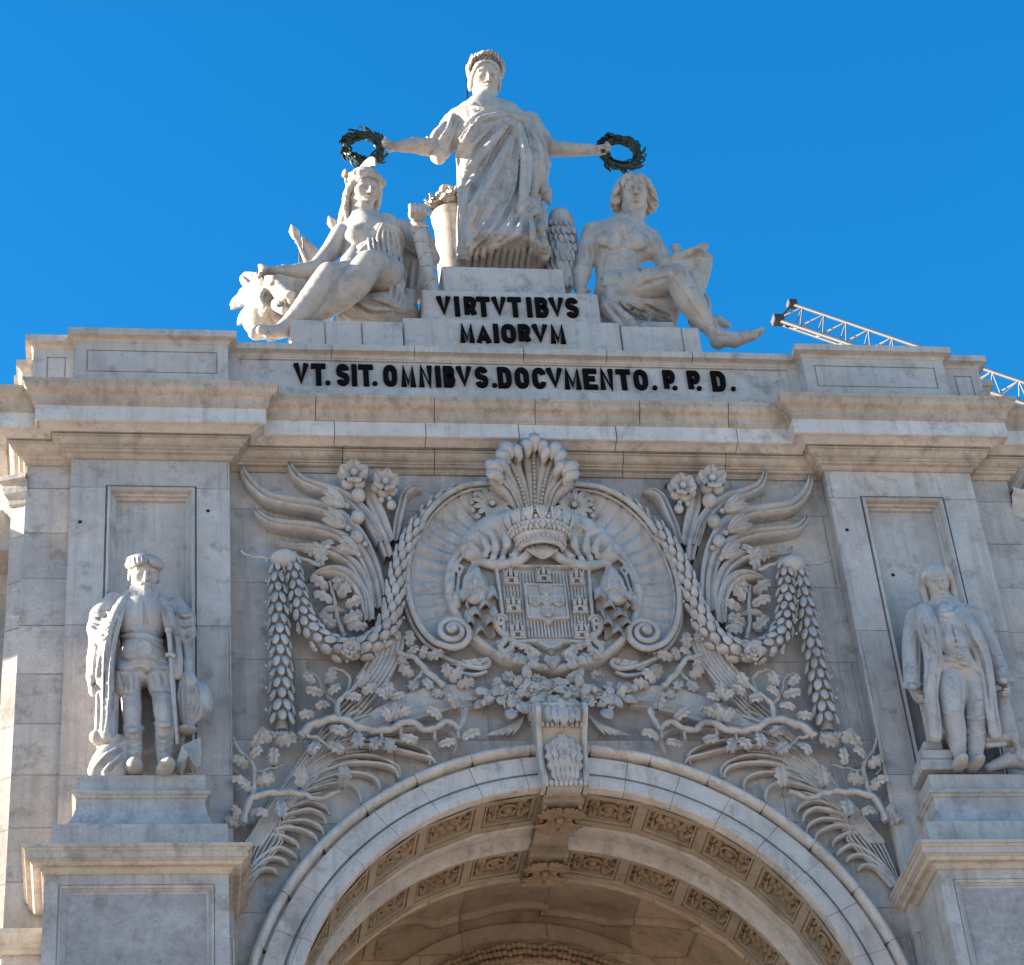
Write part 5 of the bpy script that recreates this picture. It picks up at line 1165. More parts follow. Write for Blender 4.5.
# the gathered cascade on her left side
for ln, r in (([(372, 300), (400, 320), (440, 325)], 17), ([(400, 335), (425, 470), (420, 600), (400, 700)], 20), ([(425, 330), (450, 470), (455, 600), (430, 660)], 20), ([(445, 345), (478, 470), (492, 590), (505, 640)], 18),
              ([(400, 690), (430, 655), (460, 670), (430, 700), (405, 720)], 17), ([(440, 700), (480, 690), (505, 720), (480, 760), (440, 740)], 18), ([(440, 700), (445, 780), (470, 850), (500, 870)], 20), ([(480, 720), (490, 800), (503, 860), (480, 905)], 18), ([(420, 700), (400, 760), (375, 800)], 14)):
    S.fold(G.pts(ln), rd(r), .9, .025)
for ln, r in (([(412, 340), (436, 480), (438, 620)], 10), ([(436, 340), (466, 500), (474, 600)], 10), ([(425, 690), (425, 780), (445, 890)], 14), ([(462, 720), (470, 800), (470, 900)], 11)):
    S.fold(G.pts(ln), rd(r)*.8, .0, .02, 's')
# hem of the mantle and pleats of the tunic below
S.fold(G.pts([(160, 878), (240, 858), (320, 815), (380, 790), (410, 720)]), rd(13), .9, .015)
for x in (195, 222, 250, 278, 305, 332, 360, 385, 410, 436):
    S.fold(G.pts([(x + 12, 835), (x + 4, 875), (x - 4, 925)]), rd(9.5), .45, .02); S.fold(G.pts([(x + 25, 840), (x + 18, 875), (x + 10, 925)]), rd(6), .2, .01, 's')
# collar and sleeve pleats
for ln in ([(215, 268), (262, 278), (315, 268)], [(130, 300), (110, 360), (70, 420)], [(150, 310), (130, 380), (100, 450)], [(100, 330), (60, 380), (45, 420)], [(165, 330), (145, 420), (125, 480)], [(455, 350), (490, 400), (505, 450)], [(440, 360), (478, 420), (495, 480)]):
    S.fold(G.pts(ln), rd(9), .7, .02)
S.build('robe', M_STAT, glory)
# hair with a middle parting, laurel leaves
S = SDF(*G.bb(170, 35, 350, 215, -.5, .4), .014)
hc = G(262, 160, -.12); hs_ = G.r(180)
T = lambda x, y, z: hc + Fh @ (np.array([x, y, z])*hs_)
S.ell(T(0, -.12, .10), np.array([.335, .38, .385])*hs_, Fh); S.ell(T(0, .40, -.18), np.array([.275, .36, .45])*hs_, Fh, .03, 's')
for q in (-1, 1):
    for k in range(6):
        t = k/5; S.chain([T(q*.02, .31 - t*.25, .34 + t*.10), T(q*(.20 + .06*t), .25 - .22*t, .25 + .1*t), T(q*(.305 + .02*t), .10 - .2*t, .02), T(q*.315, -.06 - .1*t, -.2)], np.array([.035, .05, .055, .045])*hs_, .01, n=3)
S.ell(T(0, -.45, -.05), np.array([.2, .2, .2])*hs_, Fh)
S.build('hair', M_STAT, glory)
mb = MB(); rng = random.Random(2)
for k in range(34):
    a = math.radians(-160 + 320*k/33 + 0); q = -1 if a < 0 else 1; v = abs(math.degrees(a))
    c = T(.345*math.sin(a), .0 + .14*math.cos(a), .12 + .36*math.cos(a*.85)); d = Fh @ np.array([-q*math.cos(a)*.8, .35, math.sin(abs(a))*.9 + .25])
    for j in (-1, 1): leaf_mesh(mb, c, d*.8 + rng.uniform(-.2, .2) + Fh[:, 1]*j*.5 + Fh @ np.array([math.sin(a), 0, math.cos(a)])*.12, Fh @ np.array([math.sin(a), .8, math.cos(a)]), .17, .05, curl=.15)
for q in (-1, 1):
    for k in range(5): mb.ball(T(q*.05*k*.4, .22 - .02*k, .45 + .02*(k % 2)), .025, 4, 6)
mb.build('laurel_crown', M_STAT, glory, smooth=True)
mb = MB(); mb.tube([G(188, 120, .25), G(192, 265, .25), G(195, 420, .3)], .012, 6); mb.build('lightning_rod', M_LET, glory)
# ---- the two wreaths in her hands
def wreath(name, cx, cy, rx, ry, Y, label, seed):
    rng = random.Random(seed); c = W(cx, cy, Y); r = rx*mpp(cx, cy, Y); 
    u = np.array([1.0, 0, 0]); A = W(cx, cy - ry, Y) ; v = np.array([0, -.08, 1.0]); rv = r*1.02
    n = np.cross(u, v); mb = MB(); pts = [c + u*r*math.cos(a) + v*rv*math.sin(a) for a in np.linspace(0, 2*math.pi, 41)]
    mb.tube(pts, .065, 8, caps=False)
    for k in range(84):
        a = 2*math.pi*k/84; p = c + u*r*math.cos(a) + v*rv*math.sin(a); t = -u*math.sin(a) + v*math.cos(a); rad = u*math.cos(a) + v*math.sin(a); w2 = rng.uniform(0, 2*math.pi)
        o = rad*math.cos(w2) + n*math.sin(w2); leaf_mesh(mb, p + o*.05, t*1.0 + o*rng.uniform(.12, .5), o, rng.uniform(.13, .18), rng.uniform(.035, .05))
    o = mb.build(name, M_WREATH, None); tag(o, label, 'wreath', 'laurel wreaths held by the crowning statue'); return o
wreath('wreath', 363.5, 148, 17.2, 12, 28.92, 'dark green laurel wreath held out above the helmeted seated woman', 1)
wreath('wreath', 620.5, 153, 17.8, 13, 28.96, 'dark green laurel wreath held out above the head of the nude seated youth', 2)
# ---- Valour, the seated helmeted woman
H = Crop(235, 150, 4.655, 29.1)
valour = empty('statue', W(360, 325, 29.0)); tag(valour, 'seated helmeted female marble statue with bare legs and pleated dress, leaning on a lion', 'statue', 'allegorical statues on the attic')
S = SDF(*H.bb(95, 80, 960, 880, -1.2, .35), .0165)
Fv = frame(20, -24, -4); hsv = H.r(215)
head(S, H(600, 192, -.25), hsv, Fv, neck=H(600, 345, -.1), male=False, nr=.19)
S.chain([H(600, 330, -.08), H(620, 420, -.05), H(640, 520, -.05), H(650, 640, -.05)], [H.r(60), H.r(112), H.r(95), H.r(115)], .15)
S.ell(H(560, 400, -.32), H.r(46), k=.12); S.ell(H(690, 400, -.3), H.r(50), k=.12)
S.chain([H(500, 380, -.05), H(620, 360, -.05), H(775, 370, -.02)], [H.r(42), H.r(60), H.r(48)], .12)
S.chain([H(492, 395, -.08), H(440, 480, -.15), H(375, 548, -.25)], [H.r(48), H.r(44), H.r(36)], .035)
S.chain([H(375, 550, -.25), H(290, 566, -.35), H(205, 562, -.45)], [H.r(38), H.r(34), H.r(23)], .035)
hand(S, H(200, 562, -.45), (-1, -.3, -.35), (.3, -1, .1), (-.2, -.3, -1), .40, .35)
S.chain([H(780, 375, 0), H(850, 450, -.02), H(915, 505, -.1)], [H.r(48), H.r(45), H.r(36)], .035)
S.chain([H(915, 505, -.1), H(895, 430, -.3), H(858, 345, -.42)], [H.r(36), H.r(32), H.r(24)], .05)
fist(S, H(848, 300, -.66), H.r(42))
S.chain([H(575, 480, -.1), H(545, 560, -.25), H(560, 620, -.3)], [H.r(70), H.r(72), H.r(80)], .06)
# legs
S.chain([H(640, 640, -.2), H(520, 600, -.65), H(440, 580, -.95)], [H.r(100), H.r(82), H.r(56)], .03)
S.chain([H(436, 580, -.95), H(385, 660, -.92), H(300, 760, -.86), H(235, 820, -.84)], [H.r(55), H.r(60), H.r(46), H.r(31)], .03, n=3)
S.chain([H(235, 822, -.84), H(200, 845, -.88), H(118, 838, -1.0)], [H.r(34), H.r(30), H.r(20)], .035); S.cap(H(245, 850, -.80), H(150, 862, -.95), H.r(24), H.r(14), .05)
S.chain([H(680, 640, -.2), H(680, 575, -.62), H(640, 530, -.95)], [H.r(105), H.r(96), H.r(66)], .03)
S.chain([H(620, 535, -.97), H(560, 620, -.92), H(460, 710, -.80), H(370, 775, -.72)], [H.r(66), H.r(70), H.r(55), H.r(32)], .03, n=3)
S.chain([H(370, 775, -.72), H(330, 815, -.7), H(270, 840, -.78)], [H.r(32), H.r(28), H.r(18)], .05)
S.build('body', M_STAT, valour)
S = SDF(*H.bb(470, 320, 900, 810, -.9, .5), .0165)
S.chain([H(700, 350, -.1), H(700, 430, -.22), H(690, 520, -.2), H(690, 600, -.15)], [H.r(58), H.r(84), H.r(85), H.r(95)], .1)
S.ell(H(688, 405, -.34), H.r(56), k=.12)
S.chain([H(745, 560, -.45), H(735, 640, -.5), H(730, 730, -.5)], [H.r(45), H.r(38), H.r(30)], .035)
S.chain([H(560, 740, -.35), H(680, 750, -.4), H(800, 770, -.3)], [H.r(70), H.r(80), H.r(58)], .1); S.box(H(660, 745, -.05), (.62, .35, .22), rd=.1, k=.1)
S.chain([H(800, 490, .2), H(840, 560, .2), H(830, 660, .15)], [H.r(40), H.r(58), H.r(60)], .1)
S.chain([H(775, 690, -.45), H(800, 720, -.45), H(820, 715, -.45), H(800, 690, -.45)], [H.r(22), H.r(22), H.r(20), H.r(14)], .03)
S.chain([H(520, 720, -.3), H(500, 780, -.3)], [H.r(35), H.r(25)], .035)
S.chain([H(700, 480, -.22), H(630, 525, -.30), H(570, 570, -.34)], [H.r(66), H.r(70), H.r(60)], .05); S.chain([H(640, 440, -.3), H(600, 480, -.3), H(570, 520, -.3)], [H.r(40), H.r(44), H.r(36)], .05)
for ln in ([(700, 480), (640, 530), (560, 560)], [(680, 460), (620, 500), (560, 530)], [(650, 430), (610, 465), (570, 500)], [(720, 500), (660, 555), (600, 580)]): S.fold(H.pts(ln), H.r(9), .5, .012, 's'); S.fold(H.pts([(x - 8, y - 12) for x, y in ln]), H.r(8), .7, .015)
for k, x in enumerate((625, 645, 666, 690, 712, 735, 757)): S.fold(H.pts([(700 + (x-690)*.45, 340), (x, 400), (x + 6, 470), (x + 18, 535)]), H.r(8.5), .75, .015); S.fold(H.pts([(700 + (x-680)*.45, 345), (x + 11, 410), (x + 18, 480), (x + 28, 535)]), H.r(5), .9, .008, 's')
for ln in ([(700, 520), (730, 600), (715, 700)], [(735, 540), (755, 620), (745, 730)], [(765, 570), (778, 640), (765, 720)], [(520, 700), (600, 760), (700, 770)], [(560, 690), (640, 735), (740, 740)], [(500, 760), (560, 790), (620, 790)], [(640, 690), (700, 705), (790, 760)], [(800, 500), (790, 580), (780, 650)], [(830, 510), (825, 590), (815, 660)], [(862, 530), (860, 600), (850, 665)], [(700, 690), (760, 740), (820, 750)]):
    S.fold(H.pts(ln), H.r(11), .75, .02)
for ln in ([(716, 540), (742, 620), (730, 720)], [(750, 560), (766, 640), (755, 720)], [(815, 505), (808, 590), (800, 660)], [(846, 520), (842, 600), (832, 665)], [(540, 690), (620, 750), (720, 756)], [(600, 690), (680, 720), (780, 750)]):
    S.fold(H.pts(ln), H.r(7), .85, .01, 's')
S.build('dress', M_STAT, valour)
S = SDF(*H.bb(440, -20, 700, 400, -.7, .6, .2), .0155)
hc = H(600, 192, -.25); T = lambda x, y, z: hc + Fv @ (np.array([x, y, z])*hsv)
S.ell(T(0, -.08, .2), np.array([.40, .47, .38])*hsv, Fv); S.ell(T(0, .36, -.28), np.array([.31, .32, .52])*hsv, Fv, .03, 's')
for k in range(9):
    a = math.radians(-95 + 190*k/8); S.ell(T(.34*math.sin(a), .07 + .30*math.cos(a), .26), np.array([.09, .08, .07])*hsv, Fv, .02)
S.chain([T(-.39, .05, .25), T(-.40, -.2, .35), T(-.42, -.1, .1)], np.array([.04, .05, .03])*hsv, .02); S.ell(T(-.48, -.12, .30), np.array([.05, .1, .10])*hsv, Fv, .02)
cr = [T(.0, .30, .66), T(0, .10, .76), T(0, -.18, .78), T(0, -.46, .66), T(0, -.66, .38), T(-.05, -.70, .0), T(-.12, -.60, -.4), T(-.16, -.5, -.85)]
for dz in (0, -.08, -.16): S.chain([p + np.array([0, 0, dz*hsv*(1 if i < 5 else .3)]) for i, p in enumerate(cr)], np.array([.028, .045, .055, .075, .10, .12, .12, .08])*hsv, .02, n=3)
for q in (-1, 1):
    S.chain([T(q*.30, .1, .1), T(q*.36, -.02, -.2), T(q*.30, -.06, -.5), T(q*.24, .02, -.8)], np.array([.08, .08, .075, .04])*hsv, .03, n=3)
    for k in range(4): S.ell(T(q*.36, .03, -.05 - .16*k), np.array([.06, .07, .06])*hsv, Fv, .015)
S.build('helmet', M_STAT, valour)
# her sword with its bound scabbard
mb = MB(); a = H(852, 335, -.55); b = H(928, 690, -.55); sw = empty('sword', b); tag(sw, 'strap-wrapped stone sword gripped upright by the helmeted seated statue', 'sword')
d = (b - a)/np.linalg.norm(b - a); rt = np.cross(d, [0, -1, 0]); rt /= np.linalg.norm(rt)
P = []
for t in np.linspace(0, 1, 14):
    w2 = (.135 - .045*t); c = a + (b - a)*t; P.append([c + rt*w2 + np.array([0, y, 0])*1.0 if False else c + rt*x*w2 + np.array([0, y, 0]) for x, y in ((-1, .02), (-.7, -.06), (0, -.09), (.7, -.06), (1, .02), (0, .09))])
mb.grid(P, close_v=True); mb.ball(b + d*.03, (.11, .09, .11), 6, 8); mb.build('scabbard', M_STAT, sw, smooth=True, angle=50)
for t, q in ((.12, 1), (.3, -1), (.45, 1), (.62, -1), (.8, 1)):
    mb = MB(); c = a + (b - a)*t; w2 = (.145 - .045*t); mb.tube([c - rt*w2 - d*.06*q + np.array([0, -.03, 0]), c + np.array([0, -.105, 0]), c + rt*w2 + d*.06*q + np.array([0, -.03, 0])], .022, 6); mb.build('strap', M_STAT, sw, smooth=True)
mb = MB(); gp = H(846, 300, -.55); mb.tube([a + d*.05, a - d*.16], [.085, .07], 8); mb.build('hilt', M_STAT, sw, smooth=True)
# ---- the lion
lion = empty('stone_lion', W(265, 325, 28.9)); tag(lion, 'reclining marble lion with shaggy mane at the left end of the attic group', 'lion')
S = SDF(*H.bb(15, 540, 420, 880, -1.0, .8, .35), .0165)
S.ell(H(150, 700, -.1), (.34, .38, .52), k=.1); S.ell(H(120, 780, -.15), (.30, .34, .30), k=.1); S.ell(H(240, 640, .0), (.34, .40, .30), k=.15)
S.chain([H(250, 720, .2), H(350, 740, .5)], [.45, .4], .2)
S.ell(H(205, 645, -.48), (.24, .24, .20), k=.08); S.chain([H(215, 660, -.6), H(250, 690, -.78)], [.15, .12], .08); S.ell(H(262, 672, -.85), (.07, .07, .05))
S.chain([H(200, 720, -.62), H(228, 745, -.72)], [.11, .08], .035); S.ell(H(225, 715, -.78), (.09, .14, .06), k=.03, mode='s')
for x in (205, 232): S.cap(H(x, 705, -.80), H(x + 2, 725, -.80), .02, .008, .01)
for x in (175, 245): S.ell(H(x, 618, -.70), (.05, .06, .04), k=.03, mode='s'); S.ell(H(x, 620, -.64), .035, k=.01)
S.chain([H(150, 595, -.55), H(180, 600, -.66)], .05, .04); S.chain([H(225, 600, -.66), H(265, 605, -.6)], .05, .04)
S.ell(H(52, 680, -.1), (.09, .08, .11)); S.ell(H(55, 685, -.2), (.05, .05, .07), k=.02, mode='s'); S.ell(H(75, 650, -.2), (.10, .1, .1))
rng = random.Random(5)
for ring, (r0, r1, n_) in enumerate(((48, 105, 20), (75, 150, 26), (100, 180, 26))):
    for k in range(n_):
        a0 = 2*math.pi*(k + .4*ring)/n_ + rng.uniform(-.08, .08); da = rng.uniform(-.35, .35)
        if -1.3 < a0 - 2*math.pi*round(a0/(2*math.pi)) < .5 and ring < 2 and r0 < 60: continue
        P = [H(170 + 1.05*r*math.cos(a0 + da*t), 690 - r*math.sin(a0 + da*t) + 18*t, -.52 + .22*ring + .25*t) for t, r in ((0, r0), (.4, r0*.6 + r1*.4), (.75, r0*.25 + r1*.75), (1, r1))]
        S.chain(P, [.045, .065, .055, .02], .012, n=2)
S.chain([H(130, 845, -.45), H(100, 850, -.6), H(85, 855, -.7)], [.13, .11, .08], .05)
S.build('body', M_STAT, lion)
# ---- flags and spears behind her
for (tx, ty), (bx, by), cloth, lab in (((268, 362), (345, 560), [(302, 410), (300, 545), (352, 530), (410, 475), (360, 430), (325, 400)], 'furled stone flag on a spear, behind the lion and nearer the left end'), ((443, 322), (520, 470), [(455, 360), (460, 400), (500, 430), (495, 385)], 'stone spear with furled flag just left of the helmeted head')):
    fl = empty('spear_flag', H(bx, by, .35)); tag(fl, lab, 'flag', 'spears with flags behind the helmeted statue')
    a = H(tx, ty, .35); b = H(bx, by, .35); d = (b - a)/np.linalg.norm(b - a); mb = MB(); mb.tube([a + d*.25, b], .035, 8); mb.build('shaft', M_STAT, fl, smooth=True)
    mb = MB(); mb.tube([a - d*.08, a + d*.08, a + d*.22, a + d*.27, a + d*.33, a + d*.36], [.008, .09, .075, .04, .055, .035], 8, flat=.6); mb.build('spear_tip', M_STAT, fl, smooth=True, angle=50)
    P = [H(x, y, .4) for x, y in cloth]; mb = MB(); m = len(P)//2; A = P[:m]; B = P[m:][::-1]; A = spline(A, 4); B = spline(B, 4); rows_ = []
    for u in range(len(A)):
        t = u/(len(A)-1); rows_.append([A[u]*(1-v) + B[min(int(t*(len(B)-1)), len(B)-1)]*v + np.array([0, .07*math.sin(v*9), 0]) for v in np.linspace(0, 1, 12)])
    front = [[q for q in r] for r in rows_]; back = [[q + np.array([0, .05, 0]) for q in r] for r in rows_]
    mb.grid([r + b_[::-1] for r, b_ in zip(front, back)], close_v=True); mb.build('flag_cloth', M_STAT, fl, smooth=True)
# ---- flower-topped altar beside Glory
al = empty('flower_altar', W(446, 268, 29.5)); tag(al, 'small stone altar heaped with carved flowers, standing left of the tall crowning statue', 'altar')
a0 = G(65, 700, .35); a1 = G(155, 700, .35); zb_ = 27.0; zt_ = a0[2]; cx, rw = (a0[0]+a1[0])/2 + .06, (a1[0]-a0[0])/2 + .10
mb = MB(); P = []
for z, k in ((zb_, 1.0), (zt_-.25, 1.0), (zt_-.2, 1.05), (zt_-.15, 1.05), (zt_-.12, 1.12), (zt_, 1.14), (zt_+.01, .5)):
    P.append([(cx + rw*k*math.cos(q), 29.6 + rw*k*math.sin(q), z) for q in np.linspace(0, 2*math.pi, 24, endpoint=False)])
mb.grid(P, close_v=True); mb.build('drum', M_STAT, al, smooth=True, angle=35)
mb = MB(); rng = random.Random(8)
for k in range(130):
    a = rng.uniform(0, 6.28); r = rw*1.1*math.sqrt(rng.random()); z = zt_ + .04 + (.46 - .28*(r/rw)**2)*rng.uniform(.5, 1.0)
    c = (cx - .02 + r*math.cos(a), 29.6 + r*math.sin(a), z)
    if k % 2: mb.ball(c, rng.uniform(.06, .10), 5, 7)
    else: leaf_mesh(mb, c, (rng.uniform(-1, 1), -.6, rng.uniform(-.7, .7)), (0, -1, .5), .2, .08)
mb.build('flower_heap', M_STAT, al, smooth=True)
# ---- Genius, the seated youth
YT = Crop(540, 160, 4.267, 29.1)
youth = empty('statue', W(640, 330, 29.0)); tag(youth, 'seated nude male marble statue with wavy hair, legs stretched to the right', 'statue', 'allegorical statues on the attic')
S = SDF(*YT.bb(120, 50, 965, 800, -1.1, .4), .0165)
Fy = frame(-6, -18, -3); hsy = YT.r(190)
head(S, YT(402, 150, -.22), hsy, Fy, neck=YT(380, 290, -.08), nr=.22)
S.chain([YT(370, 300, -.05), YT(345, 360, -.05), YT(330, 450, -.05), YT(330, 545, -.05)], [YT.r(78), YT.r(100), YT.r(88), YT.r(92)], .12)
S.ell(YT(280, 350, -.05), (.30, .28, .34), k=.1); S.ell(YT(430, 365, -.05), (.28, .27, .30), k=.1)
S.chain([YT(235, 312, 0), YT(345, 300, -.02), YT(465, 335, 0)], [YT.r(48), YT.r(62), YT.r(46)], .1)
for x, q in ((300, 1), (405, -1)): S.ell(YT(x, 345, -.34), (.23, .10, .17), k=.1)
for y in (415, 460): S.chain([YT(270, y - 6, -.40), YT(335, y + 4, -.42), YT(400, y, -.40)], .02, .04, 's')
S.chain([YT(352, 320, -.46), YT(350, 420, -.44), YT(338, 500, -.42)], .022, .05, 's'); S.chain([YT(255, 385, -.36), YT(310, 392, -.44), YT(350, 380, -.46), YT(400, 395, -.43), YT(445, 400, -.35)], .022, .05, 's')
S.ell(YT(333, 512, -.44), .03, k=.03, mode='s')
S.chain([YT(228, 318, 0), YT(205, 385, -.02), YT(192, 435, -.05)], [YT.r(53), YT.r(46), YT.r(36)], .035); S.chain([YT(192, 435, -.05), YT(182, 480, -.12), YT(170, 550, -.22)], [YT.r(37), YT.r(36), YT.r(24)], .05)
hand(S, YT(172, 548, -.24), (.0, -.25, -1), (-1, 0, 0), (0, -.8, -.4), .38, .25)
S.chain([YT(470, 345, 0), YT(505, 400, .0), YT(535, 450, -.08)], [YT.r(48), YT.r(42), YT.r(34)], .035); S.chain([YT(535, 450, -.08), YT(585, 425, -.25), YT(632, 398, -.4)], [YT.r(33), YT.r(28), YT.r(20)], .05)
hand(S, YT(628, 396, -.40), (.9, -.3, .1), (.2, -1, .3), (.2, -.3, -1), .34, .7)
S.chain([YT(320, 560, -.15), YT(450, 535, -.5), YT(575, 500, -.85)], [YT.r(88), YT.r(76), YT.r(52)], .03)
S.chain([YT(585, 500, -.87), YT(630, 590, -.84), YT(690, 670, -.75), YT(755, 750, -.68)], [YT.r(51), YT.r(54), YT.r(44), YT.r(29)], .03, n=3)
S.ell(YT(585, 485, -1.0), (.14, .1, .16), k=.08)
S.chain([YT(760, 758, -.68), YT(830, 768, -.75), YT(905, 748, -.85)], [YT.r(34), YT.r(32), YT.r(22)], .035); S.ell(YT(760, 775, -.64), .13, k=.05)
for i, (x, y) in enumerate(((952, 722), (946, 733), (936, 744), (924, 755), (910, 765))): S.cap(YT(885 - i*4, 745 + i*5, -.86 + i*.03), YT(x, y, -.9 + i*.04), YT.r(13 - i), YT.r(9), .02)
S.chain([YT(430, 570, .1), YT(600, 478, -.12), YT(688, 432, -.24)], [YT.r(74), YT.r(56), YT.r(44)], .03)
S.chain([YT(692, 428, -.25), YT(678, 500, -.2), YT(655, 590, -.14), YT(660, 680, -.05)], [YT.r(46), YT.r(43), YT.r(37), YT.r(27)], .02, n=3)
S.chain([YT(660, 690, -.05), YT(760, 690, -.1), YT(800, 705, -.12)], [YT.r(28), YT.r(24), YT.r(16)], .03)
for ln, r in (([(352, 322), (352, 380), (345, 440), (338, 520)], 9), ([(255, 372), (300, 388), (345, 378)], 10), ([(358, 378), (400, 392), (445, 396)], 10), ([(278, 425), (330, 432), (395, 424)], 7), ([(275, 462), (330, 470), (395, 458)], 7), ([(262, 540), (290, 560), (330, 580)], 8), ([(275, 400), (262, 460), (262, 520)], 8), ([(420, 420), (425, 450), (430, 480)], 8), ([(212, 350), (222, 400), (215, 440)], 7), ([(330, 268), (340, 300), (352, 312)], 7), ([(400, 275), (380, 300), (356, 314)], 7), ([(565, 510), (600, 560), (640, 620), (690, 690)], 7), ([(420, 545), (480, 520), (540, 505)], 7), ([(755, 745), (775, 752), (800, 748)], 7)):
    S.fold(YT.pts(ln), YT.r(r), .2, .03, 's')
for x, y in ((298, 372), (415, 380)):
    q = S.hit(*YT.xy(x, y))
    if q is not None: S.ell(q, .022, k=.02)
S.build('body', M_STAT, youth)
S = SDF(*YT.bb(300, 40, 485, 270, -.7, .3), .014)
hc = YT(402, 150, -.22); T = lambda x, y, z: hc + Fy @ (np.array([x, y, z])*hsy)
S.ell(T(0, -.10, .14), np.array([.365, .42, .385])*hsy, Fy); S.ell(T(0, .40, -.20), np.array([.30, .36, .56])*hsy, Fy, .03, 's')
locks(S, T, Fy, hsy, 90, 6, base=.385, r=.055)
locks(S, T, Fy, hsy, 60, 9, base=.405, r=.045)
S.build('hair', M_STAT, youth)
S = SDF(*YT.bb(235, 565, 720, 800, -.95, .35), .0165)
S.box(YT(425, 645, -.1), (.62, .42, .24), rd=.12, k=.1); S.chain([YT(290, 640, -.5), YT(350, 690, -.65), YT(420, 770, -.85)], [.16, .12, .10], .08); S.chain([YT(380, 700, -.6), YT(450, 730, -.75), YT(500, 770, -.8), YT(520, 775, -.8)], [.14, .1, .06, .05], .035); S.box(YT(470, 735, -.72), (.40, .06, .20), rd=.05, k=.05)
for ln in ([(265, 600), (310, 660), (345, 700), (400, 780)], [(300, 600), (350, 650), (400, 700), (450, 785)], [(330, 600), (400, 640), (470, 690)], [(370, 610), (440, 650), (540, 680)], [(420, 620), (490, 650), (560, 660)], [(470, 610), (530, 640), (570, 690)], [(350, 720), (380, 750), (420, 785)], [(480, 780), (490, 740), (540, 720), (590, 715)], [(500, 785), (520, 750), (560, 745)]):
    S.fold(YT.pts(ln), YT.r(12), .75, .02)
for ln in ([(282, 600), (330, 655), (370, 700), (420, 780)], [(315, 600), (375, 645), (435, 695)], [(350, 605), (420, 645), (500, 685)], [(445, 615), (510, 645), (565, 675)]): S.fold(YT.pts(ln), YT.r(7), .85, .01, 's')
S.build('seat_cloth', M_STAT, youth)
# what he holds and leans on: lyre, round shield, eagle
ly = empty('stone_lyre', YT(640, 420, -.1)); tag(ly, 'small stone lyre with flared horns held on the raised knee of the nude youth', 'lyre')
mb = MB()
for P, R in (([(575, 450), (577, 420), (578, 400), (579, 385), (580, 372)], [.05, .035, .045, .07, .09]), ([(695, 400), (694, 392), (696, 382), (697, 372), (698, 366)], [.04, .04, .05, .07, .085]), ([(545, 432), (565, 425), (590, 424), (610, 430)], [.05, .085, .085, .05])):
    mb.tube([YT(x, y, -.05) for x, y in P], R, 10)
mb.tube([YT(600, 440, -.3), YT(620, 500, -.3), YT(628, 520, -.3)], .035, 8); mb.build('lyre_frame', M_STAT, ly, smooth=True, angle=60)
sh = empty('stone_shield', YT(700, 620, .2)); tag(sh, 'round stone shield leaning behind the shins of the nude youth', 'shield')
mb = MB(); c = YT(668, 600, .25); P = []
for r, y in ((.02, -.1), (.2, -.08), (.34, -.02), (.36, -.04), (.42, -.04), (.43, .0), (.42, .05), (.02, .06)): P.append([(c[0] + .62*r*math.cos(q), c[1] + y + .3*r*math.cos(q), c[2] + .85*r*math.sin(q)) for q in np.linspace(0, 2*math.pi, 28, endpoint=False)])
mb.grid(P, close_v=True); mb.build('shield_disc', M_STAT, sh, smooth=True, angle=40)
eg = empty('stone_eagle', YT(90, 560, .4)); tag(eg, 'dark weathered stone eagle wing with layered feathers between the crowning statue and the youth', 'eagle')
S = SDF(*YT.bb(-40, 200, 165, 580, -.2, .5), .016)
S.chain([YT(85, 250, .15), YT(95, 330, .15), YT(85, 420, .12), YT(90, 540, .1)], [YT.r(50), YT.r(62), YT.r(60), YT.r(50)], .03); S.chain([YT(120, 250, .15), YT(140, 350, .15), YT(125, 540, .12)], [YT.r(24), YT.r(20), YT.r(22)], .035); S.chain([YT(20, 330, .2), YT(10, 440, .2)], [YT.r(36), YT.r(30)], .08)
S.build('body', M_STAT2, eg)
mb = MB(); rng = random.Random(3)
for r in range(8):
    for q in range(7):
        x = 8 + q*20 + (r % 2)*9; y = 268 + r*30; L = .14 + .045*r
        h_ = S.hit(*YT.xy(x, y))
        if h_ is not None: leaf_mesh(mb, h_ + np.array([0, -.02, .05]), (.10*(q - 3)/3 + rng.uniform(-.06, .06), -.05, -1), (rng.uniform(-.2, .2), -1, -.2), L, .05 + .003*r, curl=.05, ns=7)
mb.build('feathers', M_STAT2, eg, smooth=True)
# ---- the two statues standing on the pedestals
V = Crop(70, 545, 4.194, 27.22)
nav = empty('statue', W(142, 770, 27.3)); tag(nav, 'bearded stone navigator statue in flat cap, armour and long open coat, on the left pedestal', 'statue', 'statues on the pedestals')
S = SDF(*V.bb(55, 60, 560, 955, -.5, .32, .2), .0145)
Fn = frame(6, -26, 0); hv = V.r(190)
head(S, V(312, 128, -.14), hv, Fn, neck=V(305, 250, .0), nr=.24)
S.chain([V(310, 240, .02), V(305, 330, .0), V(300, 430, .0), V(305, 510, .0)], [V.r(72), V.r(94), V.r(78), V.r(92)], .06)
S.chain([V(225, 260, .05), V(310, 240, .03), V(405, 265, .05)], [V.r(42), V.r(60), V.r(40)], .06)
